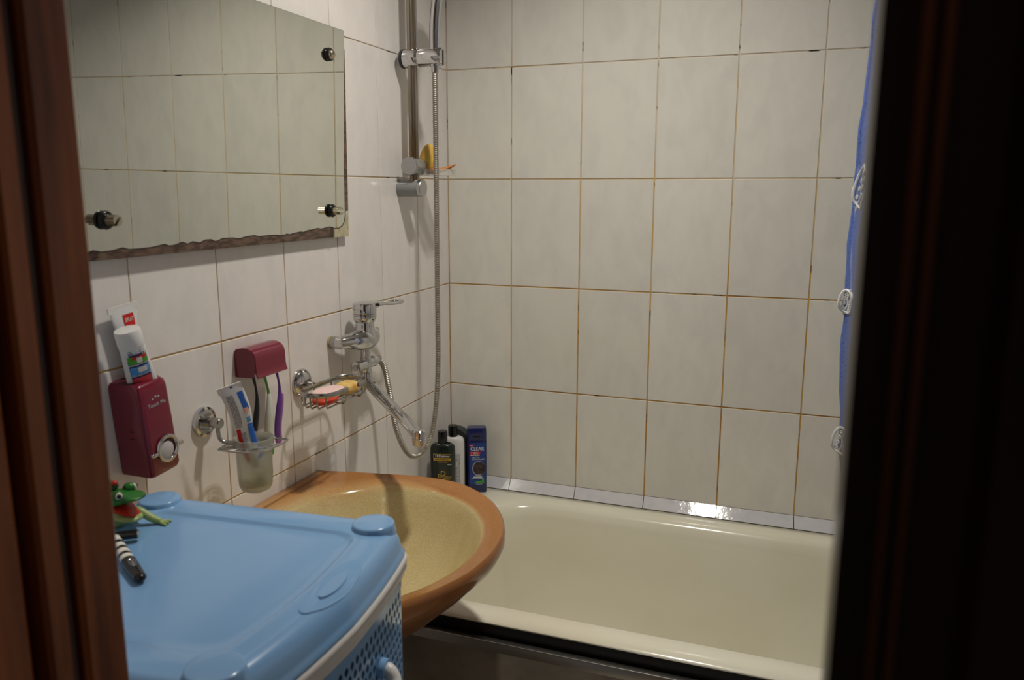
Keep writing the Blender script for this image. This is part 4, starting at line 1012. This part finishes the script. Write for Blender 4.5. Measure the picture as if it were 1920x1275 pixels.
# blue bottle
b3 = thing('shampoo_bottle', 'navy blue shampoo bottle with square flip cap nearest the back tiles', 'bottle', (0.1085, -0.058, RIM), Matrix.Rotation(radians(24), 3, 'Z'), 'bottles in the tub corner')
N3 = MW[b3.name]
G().loft(bottle_rings(0.0575, 0.034, [(0.0, .95, .93), (0.003, 1, 1), (0.157, 1, 1), (0.159, .985, .98), (0.1592, .96, .95)], e=5.5)).build('bottle', NAVYB, b3, 50, world=False)
cpm = G().loft(bottle_rings(0.0575, 0.034, [(0.1595, .985, .98), (0.161, 1, 1), (0.186, .985, .97), (0.1945, .965, .93), (0.1965, .92, .86)], e=5.5)).build('cap', NAVYB, b3, 50, world=False)
G().box((-0.011, -0.0174, 0.1690), (0.011, -0.0150, 0.1745), 0.001).build('thumb_notch', BLACK, cpm, 30, world=False)
y3 = -0.0172
quad_label('label_panel', NAVYL, b3, N3 @ FRONT(0, 0, y3), rect(0.001, 0.0895, 0.046, 0.127))
def F3(x, z, l=0.0004): return N3 @ FRONT(x, z, y3 - l)
quad_label('new_flag', RED, b3, F3(0, 0), [(-0.022, 0.1425), (-0.009, 0.1425), (-0.0075, 0.1475), (-0.022, 0.1475)])
text('lettering', 'NEW', 0.0040, WHITE, b3, F3(-0.0155, 0.145, 0.0008))
text('lettering', 'CLEAR', 0.0150, WHITE, b3, F3(0.001, 0.134, 0.0006), sx=0.90)
quad_label('red_flag', RED, b3, F3(0, 0), [(-0.0205, 0.1175), (0.008, 0.1175), (0.0125, 0.1255), (-0.0205, 0.1255)])
text('lettering', 'MEN', 0.0082, WHITE, b3, F3(-0.0065, 0.1215, 0.0008), sx=1.25)
quad_label('white_rule', WHITE, b3, F3(0, 0), rect(-0.006, 0.1153, 0.028, 0.0022))
text('lettering', 'PHYTO', 0.0058, WHITE, b3, F3(-0.003, 0.1085, 0.0006), sx=1.1)
text('lettering', 'TECHNOLOGY', 0.0058, WHITE, b3, F3(0.0035, 0.1030, 0.0006))
EMB = mat('emblem_dark', lin(46, 40, 44), 0.4, noise=(lin(96, 66, 56), 140, 4, .45, .7))
circ = [(0.006 + 0.0175*cos(2*pi*k/28), 0.075 + 0.0205*sin(2*pi*k/28)) for k in range(28)]
quad_label('emblem_ring', mat('emblem_ring', lin(150, 160, 190), 0.4), b3, F3(0, 0), [(0.0045 + 0.0190*cos(2*pi*k/28), 0.075 + 0.0225*sin(2*pi*k/28)) for k in range(28)])
quad_label('emblem_disc', EMB, b3, F3(0, 0, 0.0008), circ)
quad_label('small_print', GREYTXT, b3, F3(0, 0, 0.0010), rect(0.003, 0.0545, 0.016, 0.0036))
quad_label('small_print', WHITE, b3, F3(0, 0, 0.0010), rect(0.002, 0.0485, 0.026, 0.0030))
quad_label('small_print', GREYTXT, b3, F3(0, 0, 0.0010), rect(0.001, 0.0435, 0.036, 0.0028))
quad_label('green_flag', GREENP, b3, F3(0, 0), [(-0.006, 0.0300), (0.0205, 0.0300), (0.0205, 0.0415), (0.0155, 0.0415), (0.0125, 0.0355), (-0.003, 0.0355)])
quad_label('small_print', GREYTXT, b3, F3(0, 0, 0.0006), rect(0.006, 0.0265, 0.018, 0.0022))
# dark grey bottle behind the others
b4 = thing('shampoo_bottle', 'dark grey slanted bottle top showing behind the white and blue bottles', 'bottle', (0.052, -0.047, RIM), Matrix.Rotation(radians(0), 3, 'Z'), 'bottles in the tub corner')
G().loft([[(x*s + ox, y*sd_, z) for x, y in rrect(-0.026, 0.026, -0.015, 0.015, 0.010, 5)] for z, s, sd_, ox in ((0.0, .95, .95, 0), (0.004, 1, 1, 0), (0.140, 1, 1, 0), (0.150, .99, .98, 0))]).build('bottle', DKGREY, b4, 50, world=False)
g = G(); P_ = [(-0.024, 0.1505), (0.026, 0.1505), (0.026, 0.164), (0.020, 0.172), (0.011, 0.180), (-0.002, 0.186), (-0.020, 0.187), (-0.024, 0.182)]
g.loft([[(x, y, z) for x, z in P_] for y in (-0.0145, 0.0145)]); g.build('cap', DKGREY, b4, 40, world=False)

# ------------------------------------------------------------------ blue drawer tower
th_ = radians(5.4)
O_ = Vector((0.467, -1.281, 0)); U = Vector((cos(th_), sin(th_), 0)); V_ = Vector((sin(th_), -cos(th_), 0))
def CH(u, v, z): return O_ + U*u + V_*v + Vector((0, 0, z))
ch = thing('drawer_tower', 'light blue plastic drawer tower with perforated fronts beside the washbasin', 'drawers', CH(-0.16, 0.153, 0))
VC = 0.153; HW = 0.203
def bowf(v):
    t = (v - VC)/HW
    return 0.053 - 0.014*t*t - 0.003*t**4 - (0.014*t if t > 0 else 0.0)
def outline(inset, uback=-0.375, bow=0.053, n=40, side=None):
    """plan of the tower: straight back and sides, bowed front; counter-clockwise list of (u,v)"""
    inS = inset if side is None else side
    h = HW - inS; pts = []
    def front(v):
        return bowf(v) - inset
    rc = 0.028
    # front edge from v=-h to +h
    K = 56
    fr = []
    for i in range(K + 1):
        v = VC - h + 2*h*i/K; u = front(v)
        d = h - abs(v - VC)
        if d < rc: u -= rc - sqrt(max(0, rc*rc - (rc - d)**2))
        fr.append((u, v))
    ub = uback + inS; rb = 0.02
    back = []
    for i in range(5):
        a = radians(90*i/4); back.append((ub + rb - rb*sin(a), VC + h - rb + rb*cos(a)))
    for i in range(5):
        a = radians(90*i/4); back.append((ub + rb - rb*cos(a), VC - h + rb - rb*sin(a)))
    mid1 = [(fr[-1][0] + (back[0][0] - fr[-1][0])*i/6, VC + h) for i in range(1, 6)]
    mid2 = [(back[-1][0] + (fr[0][0] - back[-1][0])*i/6, VC - h) for i in range(1, 6)]
    return fr + mid1 + back + mid2
def ring_at(inset, z, **k): return [CH(u, v, z) for u, v in outline(inset, **k)]
LZ = 1.031
lid_r = [ring_at(f, z, side=sd0) for f, sd0, z in ((0.004, 0.004, 0.990), (0.0005, 0.0005, 0.991), (0.0, 0.0, 0.996), (0.003, 0.002, 0.999), (0.0045, 0.0025, 1.004), (0.007, 0.004, 1.0145), (0.012, 0.007, 1.0235), (0.020, 0.011, 1.0283), (0.031, 0.015, 1.0303), (0.044, 0.020, LZ),
         (0.0535, 0.056, LZ), (0.0555, 0.058, LZ - 0.0008), (0.058, 0.0605, LZ - 0.0042), (0.061, 0.0635, LZ - 0.005), (0.075, 0.08, LZ - 0.005), (0.12, 0.12, LZ - 0.005))]
lid = G().loft(lid_r, True, True, True).build('lid', BLUE, ch, 60)
for u, v in ((0.0, -0.016), (-0.330, -0.016), (-0.005, 0.322), (-0.330, 0.322)):
    G().lathe([(0.0300, -0.006), (0.0285, 0.000), (0.0278, 0.0060), (0.0265, 0.0073), (0.0245, 0.0077), (0.0, 0.0077)], 40, Matrix.Translation(CH(u, v, LZ - 0.001))).build('stacking_foot', BLUE, lid, 40)
# thumb pad pressed into the sloping front of the lid
def pad(sv, su, dz, name, zc):
    pts = []
    for k in range(36):
        a = 2*pi*k/36; vv = VC - 0.010 + sv*cos(a); uu = bowf(vv) - 0.0290 + su*sin(a)
        # follow the slope of the lid
        edge_ = bowf(vv)
        ins = edge_ - uu
        prof_ = ((0.0, 0.996), (0.0045, 1.004), (0.007, 1.0145), (0.012, 1.0235), (0.020, 1.0283), (0.031, 1.0303), (0.044, LZ), (0.10, LZ))
        z = LZ
        for (i0, z0), (i1, z1) in zip(prof_, prof_[1:]):
            if i0 <= ins <= i1: z = z0 + (z1 - z0)*(ins - i0)/(i1 - i0)
        pts.append(CH(uu, vv, z + dz))
    g = G(); g.loft([[p - Vector((0,0,0.004)) for p in pts], pts], True, True, True); return g.build(name, BLUE, lid, 30)
pad(0.064, 0.0175, 0.0014, 'thumb_pad', 0)
pad(0.030, 0.0078, 0.0024, 'thumb_pad', 0)
# pale ribbed frame under the lid
fr_r = []
for z, ins in ((0.992, 0.003), (0.990, -0.001), (0.986, -0.003), (0.982, -0.002), (0.980, 0.001), (0.978, -0.001), (0.974, -0.002), (0.970, 0.000), (0.968, 0.0045), (0.9665, 0.003), (0.962, 0.003), (0.960, 0.006), (0.959, 0.012)):
    fr_r.append(ring_at(ins, z))
G().loft(fr_r, True, True, True).build('top_frame', PALEPL, ch, 50)
# side and back walls of the tower
def wall_loop(z0, z1, name, m):
    out = outline(0.006); inn = outline(0.010)
    K = 57
    o_ = out[K-1:] + out[:1]; i_ = inn[K-1:] + inn[:1]
    rings = [[CH(u, v, z0) for u, v in o_], [CH(u, v, z1) for u, v in o_], [CH(u, v, z1) for u, v in i_], [CH(u, v, z0) for u, v in i_]]
    rings.append(rings[0]); g = G(); g.loft(rings, False, False, False); return g.build(name, m, ch, 50)
wall_loop(0.03, 0.962, 'side_wall', PALEPL)
def perforated(name, z0, z1, nv, nz, ins, mtl, parent):
    """bowed sheet with staggered diamond openings"""
    g = G(); h = HW - 0.022
    def S(v, z):
        return CH(bowf(v) - ins, v, z)
    dv = 2*h/nv; dz = (z1 - z0)/nz
    for r in range(nz):
        for c in range(-1, nv + 1):
            offv = dv/2 if r % 2 else 0.0
            va = VC - h + c*dv + offv; vb = va + dv; za = z0 + r*dz; zb = za + dz
            va_, vb_ = max(va, VC - h), min(vb, VC + h)
            if vb_ - va_ < dv*0.2: continue
            if vb_ - va_ < dv*0.95:
                g.add([S(va_, za), S(vb_, za), S(vb_, zb), S(va_, zb)], [[0, 1, 2, 3]]); continue
            m_, n_ = (va + vb)/2, (za + zb)/2; a_, b_ = dv*0.35, dz*0.43
            O8 = [(va, za), (m_, za), (vb, za), (vb, n_), (vb, zb), (m_, zb), (va, zb), (va, n_)]
            I8 = [(m_ - a_*.62, n_ - b_*.62), (m_, n_ - b_), (m_ + a_*.62, n_ - b_*.62), (m_ + a_, n_), (m_ + a_*.62, n_ + b_*.62), (m_, n_ + b_), (m_ - a_*.62, n_ + b_*.62), (m_ - a_, n_)]
            g.add([S(*p) for p in O8] + [S(*p) for p in I8], [[k, (k+1) % 8, 8 + (k+1) % 8, 8 + k] for k in range(8)])
    o = g.build(name, mtl, parent, 0)
    sm = o.modifiers.new('thickness', 'SOLIDIFY'); sm.thickness = 0.0022; sm.offset = 0
    return o
def frontbox(z0, z1, ins0, ins1, h, mtl, name, parent, r=0.0):
    def S(v, z, ins):
        return CH(bowf(v) - ins, v, z)
    rings = []
    for i in range(25):
        v = VC - h + 2*h*i/24
        rings.append([S(v, z0, ins0), S(v, z0 + 0.2*(z1-z0), ins0 - r), S(v, z0 + 0.8*(z1-z0), ins0 - r), S(v, z1, ins0), S(v, z1, ins1), S(v, z0, ins1)])
    g = G(); g.loft(rings); return g.build(name, mtl, parent, 40)
DZ = 0.226
for q in range(4):
    zt = 0.957 - q*DZ; zb = zt - DZ + 0.030
    perf = None
    top_ = frontbox(zt - 0.014, zt, 0.008, 0.0125, HW - 0.020, BLUE, 'drawer', ch)
    perforated('perforated_front', zb + 0.012, zt - 0.014, 27, 12, 0.0095, BLUE, top_)
    frontbox(zb, zb + 0.0125, 0.008, 0.0125, HW - 0.020, BLUE, 'lower_edge', top_)
    # solid drawer block, near-black to paint the shade seen through the holes
    ob = [[CH(u, v, z) for u, v in outline(0.030)] for z in (zb + 0.002, zt - 0.02)]
    G().loft(ob).build('drawer_box', DARKIN, top_, 40)
    # white bulging frame rail and handle below each drawer front
    if q < 3:
        frontbox(zb - 0.030, zb - 0.002, 0.004, 0.03, HW - 0.004, PALEPL, 'cross_rail', ch, 0.010)
    hv = VC - 0.095
    def S2(v, z, out):
        return CH(bowf(v) - 0.0095 + out, v, z)
    zc = zt - 0.085
    hp_ = catmull([S2(VC - 0.085, zc + 0.012, 0.0), S2(VC - 0.083, zc + 0.012, 0.016), S2(VC - 0.070, zc - 0.004, 0.026), S2(VC, zc - 0.010, 0.029), S2(VC + 0.070, zc - 0.004, 0.026), S2(VC + 0.083, zc + 0.012, 0.016), S2(VC + 0.085, zc + 0.012, 0.0)], 6)
    G().tube(hp_, 0.0082, 12).build('handle', WHITEPL, top_, 60)
    for s in (-1, 1):
        G().tube([S2(VC + s*0.085, zc + 0.013, -0.002), S2(VC + s*0.084, zc + 0.013, 0.012)], 0.0125, 14).build('handle_socket', BLUE, top_, 40)
# rounded corner posts in pale plastic
for v in (VC - HW + 0.010, VC + HW - 0.010):
    G().tube([CH(0.0160, v, 0.02), CH(0.0160, v, 0.962)], 0.0095, 14).build('corner_post', PALEPL, ch, 40)
g = G(); g.loft([ring_at(0.004, 0.0), ring_at(0.002, 0.028), ring_at(0.01, 0.032)]); g.build('base_frame', PALEPL, ch, 50)
G().loft([ring_at(0.004, 0.030), ring_at(0.004, 0.0455)]).build('plinth', PALEPL, ch, 50) if False else None

# ------------------------------------------------------------------ frog toy
LT = LZ - 0.005
fg = Vector((0.147, -1.380, LT)); fdir = Vector((0.95, 0.27, 0)).normalized(); fs = Vector((-fdir.y, fdir.x, 0))
frog = thing('frog_toy', 'green rubber frog toy with open red mouth on the blue lid', 'toy', fg)
def FP(a, b, c): return fg + fdir*a + fs*b + Vector((0, 0, c))
MF = Matrix((fdir, fs, Vector((0,0,1)))).transposed().to_4x4(); MF = MF @ Matrix.Scale(0.88, 4); MF.translation = fg
G().sphere((-0.020, 0, 0.024), (0.040, 0.027, 0.0235), 24, 14, MF).build('body', FROGB, frog, 60)
# upper head: wedge snout
def head_rings(z_of, ws):
    rings = []
    for a, w, zt, zb in ws:
        row = []
        for j in range(18):
            t = 2*pi*j/18; y = w*cos(t); zz = (zt + zb)/2 + (zt - zb)/2*sin(t); row.append(MF @ Vector((a, y, zz)))
        rings.append(row)
    return rings
g = G(); g.loft(head_rings(None, [(-0.026, 0.010, 0.050, 0.034), (-0.016, 0.0225, 0.0585, 0.036), (-0.002, 0.0265, 0.0615, 0.0385), (0.014, 0.0250, 0.0605, 0.0430), (0.030, 0.0205, 0.0580, 0.0480), (0.040, 0.0135, 0.0560, 0.0505), (0.044, 0.005, 0.0545, 0.0522)])); hd_ = g.build('head', FROGG, frog, 60)
g = G(); g.loft(head_rings(None, [(-0.020, 0.012, 0.040, 0.028), (-0.004, 0.0225, 0.0345, 0.0215), (0.012, 0.0225, 0.0285, 0.0170), (0.026, 0.0185, 0.0250, 0.0150), (0.034, 0.0105, 0.0230, 0.0160), (0.037, 0.004, 0.0215, 0.0175)])); g.build('lower_jaw', FROGB, frog, 60)
g = G(); g.loft(head_rings(None, [(-0.014, 0.015, 0.0445, 0.0335), (0.0, 0.0215, 0.0435, 0.0315), (0.012, 0.0205, 0.0410, 0.0282), (0.022, 0.0165, 0.0330, 0.0245), (0.031, 0.0105, 0.0262, 0.0228)])); g.build('mouth', FROGR, frog, 60)
for s in (-1, 1):
    G().sphere((0.012, s*0.0165, 0.0600), (0.0095, 0.0085, 0.0085), 16, 10, MF).build('eyelid', FROGG, hd_, 60)
    e = G().sphere((0.0165, s*0.0195, 0.0608), (0.0056, 0.0056, 0.0056), 16, 10, MF).build('eye', mat('eye_white', lin(206, 202, 186), 0.3) if s < 0 else bpy.data.materials['eye_white'], hd_, 60)
    G().sphere((0.0190, s*0.0228, 0.0615), (0.0034, 0.0032, 0.0036), 12, 8, MF).build('pupil', BLACKG, hd_, 60)
    k_ = 1 if s > 0 else -0.75      # the far arm reaches forward, the near one back
    am = catmull([MF @ Vector((-0.002*k_ - (0 if s > 0 else 0.02), s*0.016, 0.024)), MF @ Vector((0.020*k_ - (0 if s > 0 else 0.02), s*0.020, 0.022)), MF @ Vector((0.040*k_ - (0 if s > 0 else 0.02), s*0.022, 0.010)), MF @ Vector((0.052*k_ - (0 if s > 0 else 0.02), s*0.024, 0.0045))], 5)
    arm_ = G().tube(am, [0.0072 - 0.0030*i/(len(am)-1) for i in range(len(am))], 12).build('arm', FROGB, frog, 60)
    for k in (-1, 0, 1):
        q0 = 0.0 if s > 0 else -0.02
        G().tube([MF @ Vector((0.050*k_ + q0, s*0.024, 0.0036)), MF @ Vector((0.060*k_ + q0, s*0.024 + k*0.006, 0.0030)), MF @ Vector((0.066*k_ + q0, s*0.024 + k*0.008, 0.0020))], [0.0026, 0.0020, 0.0016], 8).build('finger', FROGB, arm_, 60)
    lg = catmull([MF @ Vector((-0.035, s*0.020, 0.015)), MF @ Vector((-0.012, s*0.038, 0.020)), MF @ Vector((-0.040, s*0.042, 0.008)), MF @ Vector((-0.010, s*0.046, 0.0045))], 5)
    G().tube(lg, [0.0095 - 0.005*i/(len(lg)-1) for i in range(len(lg))], 12).build('leg', FROGG, frog, 60)
G().sphere((-0.012, 0.004, 0.0665), (0.014, 0.012, 0.0085), 16, 10, MF).build('crest', mat('crest_green', lin(20, 70, 34), 0.4), hd_, 60)
G().sphere((-0.002, 0.002, 0.0725), (0.0052, 0.0050, 0.0042), 12, 8, MF).build('crest_spot', FROGR, hd_, 60)

# ------------------------------------------------------------------ razor
rz0 = Vector((0.183, -1.421, LT + 0.012)); rz1 = Vector((0.292, -1.488, LT + 0.0068))
raz = thing('razor', 'black and white striped razor lying on the blue lid beside the frog', 'razor', ((rz0.x + rz1.x)/2, (rz0.y + rz1.y)/2, LT))
hp_ = [rz0.lerp(rz1, i/30) + Vector((0, 0, -0.003*sin(pi*i/30))) for i in range(31)]
def rad_at(f): return 0.0052 + 0.0020*sin(pi*min(1, max(0, f*0.95)))
def seg_(f0, f1, m, nm, extra=0.0):
    pts = [rz0.lerp(rz1, f0 + (f1 - f0)*i/6) + Vector((0, 0, -0.003*sin(pi*(f0 + (f1 - f0)*i/6)) + 0.0)) for i in range(7)]
    return G().tube(pts, [rad_at(f0 + (f1 - f0)*i/6) + extra for i in range(7)], 16, flat=(0.9, 1.1), up=(0,0,1)).build(nm, m, raz, 60)
stripes = [0.02, 0.13, 0.19, 0.27, 0.325, 0.405, 0.46, 0.54]
for i in range(7): seg_(stripes[i], stripes[i+1], WHITE if i % 2 == 0 else BLACKG, 'stripe')
hh = seg_(0.54, 0.97, BLACKG, 'grip', 0.0006)
e_ = rz0.lerp(rz1, 0.97); G().sphere(e_ + Vector((0,0,-0.0002)), (0.0062, 0.0062, 0.0052), 16, 10).build('grip_end', BLACKG, raz, 60)
hdv = (rz1 - rz0).normalized(); up_ = Vector((0,0,1)); sdv_ = hdv.cross(up_).normalized(); up2 = sdv_.cross(hdv)
c_ = rz0.lerp(rz1, 0.70) + Vector((0, 0, -0.003*sin(pi*0.70))) + up2*0.0073
el = [c_ + hdv*(0.0105*cos(2*pi*k/28)) + sdv_*(0.0034*sin(2*pi*k/28)) for k in range(28)]
G().tube(el, 0.0005, 6, closed=True, up=up2).build('emblem', CHROME, raz, 60)
wv = [c_ + hdv*(-0.007 + 0.014*k/20) + sdv_*(0.0016*sin(k*1.3)) for k in range(21)]
G().tube(wv, 0.0004, 6).build('emblem', CHROME, raz, 60)
rh0 = Vector((0.163, -1.425, LT + 0.0095)); rh1 = Vector((0.199, -1.399, LT + 0.0095))
G().tube([rh0, rh1], 0.0066, 16, flat=(0.85, 1.0)).build('head', BLACKG, raz, 40)
hv_ = (rh1 - rh0).normalized()
G().tube([rh1 - hv_*0.004, rh1 + hv_*0.0015], 0.0052, 14).build('head_clip', BRASS, raz, 40)
G().tube([rz0 + (rz1 - rz0)*0.04, rh0.lerp(rh1, 0.5)], 0.0042, 10).build('neck', BLACKG, raz, 40)

# ------------------------------------------------------------------ shower curtain and rod
rod = thing('curtain_rod', 'chrome shower curtain rod just under the ceiling above the tub', 'rod', (0.76, -0.600, 2.488))
G().tube([(0.002, -0.600, 2.488), (RX - 0.002, -0.600, 2.488)], 0.011, 16).build('pole', CHROME, rod)
for x, d in ((0.001, 1), (RX - 0.001, -1)):
    G().lathe([(0.0, 0.0), (0.026, 0.0), (0.026, 0.006), (0.016, 0.012), (0.0, 0.012)], 24, axM((x, -0.600, 2.488), (d, 0, 0))).build('flange', CHROME, rod)
cur = thing('shower_curtain', 'blue patterned shower curtain with white leaf motifs gathered on the right', 'curtain', (1.25, -0.600, 0.40))
def curt(s, z):
    """s 0..1 across the gathered cloth"""
    E_ = ((0.42, 1.135), (0.8, 1.097), (1.0, 1.0665), (1.14, 1.0585), (1.29, 1.0550), (1.495, 1.0560), (1.73, 1.0645), (2.0, 1.085), (2.5, 1.11))
    x0 = E_[-1][1]
    for (za, xa), (zb, xb) in zip(E_, E_[1:]):
        if z <= zb: x0 = xa + (xb - xa)*max(0.0, (z - za)/(zb - za)); break
    x0 += -0.0135 + 0.0014*sin(z*31) + 0.0010*sin(z*67)
    x = x0 + (1.49 - x0)*s + 0.010*sin(s*44 + 1.0)
    y = -0.600 + (0.030 + 0.008*sin(z*3))*cos(s*2*pi*6 + 0.5*sin(z*2.2)) + 0.003*sin(z*23 + s*9)
    return Vector((x, y, z))
g = G(); NSX, NSZ = 150, 60
rows = [[curt(i/NSX, 0.42 + (2.468 - 0.42)*j/NSZ) for i in range(NSX + 1)] for j in range(NSZ + 1)]
g.loft(rows, False, False, False)
co = g.build('cloth', CURTAIN, cur, 80)
sm = co.modifiers.new('thickness', 'SOLIDIFY'); sm.thickness = 0.0006; sm.offset = 0
for k in range(7):
    x = 1.12 + 0.06*k
    G().tube([(x, -0.600 + 0.017*cos(2*pi*q/16), 2.481 + 0.022*sin(2*pi*q/16)) for q in range(16)], 0.0018, 6, closed=True).build('ring', WHITEPL, cur)
CW = mat('curtain_white_print', lin(236, 238, 236), 0.6)
def motif(s0, z0, rot, a=0.033, b=0.021, kind='leaf'):
    """white outlined leaf printed on the cloth, built as thin raised print"""
    base = curt(s0, z0)
    def P(x, y):
        q = Vector((x*cos(rot) - y*sin(rot), x*sin(rot) + y*cos(rot)))
        # move over the cloth: convert metres to s along the fold (about 0.9 m of cloth in 150 steps)
        s = s0 + q.x/0.75; z = z0 + q.y
        p = curt(s, z); e = 0.002
        n = (curt(s + e, z) - curt(s - e, z)).cross(curt(s, z + e) - curt(s, z - e)).normalized()
        if n.y > 0: n = -n
        return p + n*0.0002
    out = [P(a*cos(t)*(1 - 0.18*cos(2*t)), b*sin(t)*(1 + 0.15*cos(t))) for t in [2*pi*k/40 for k in range(40)]]
    g = G(); g.tube(out, 0.0026, 6, closed=True, flat=(1.0, 1.0))
    g.tube([P(-a*1.05 + 2.1*a*k/12, b*0.12*sin(k)) for k in range(13)], 0.0019, 6)
    for k in range(4):
        for sgn in (1, -1):
            cx, cy = -a*0.55 + a*0.36*k, sgn*b*0.42
            g.tube([P(cx + 0.0052*cos(t)*0.55, cy + 0.0052*sin(t)*0.45) for t in [2*pi*j/10 for j in range(10)]], 0.0017, 6, closed=True)
    g.build('leaf_motif', CW, co, 0)
# leaf motifs near the free edge
motif(0.042, 1.475, radians(62), 0.044, 0.028); motif(0.010, 1.272, radians(70), 0.024, 0.016); motif(0.012, 1.010, radians(75), 0.030, 0.019); motif(0.16, 1.36, radians(50)); motif(0.22, 1.10, radians(64)); motif(0.3, 1.56, radians(58))
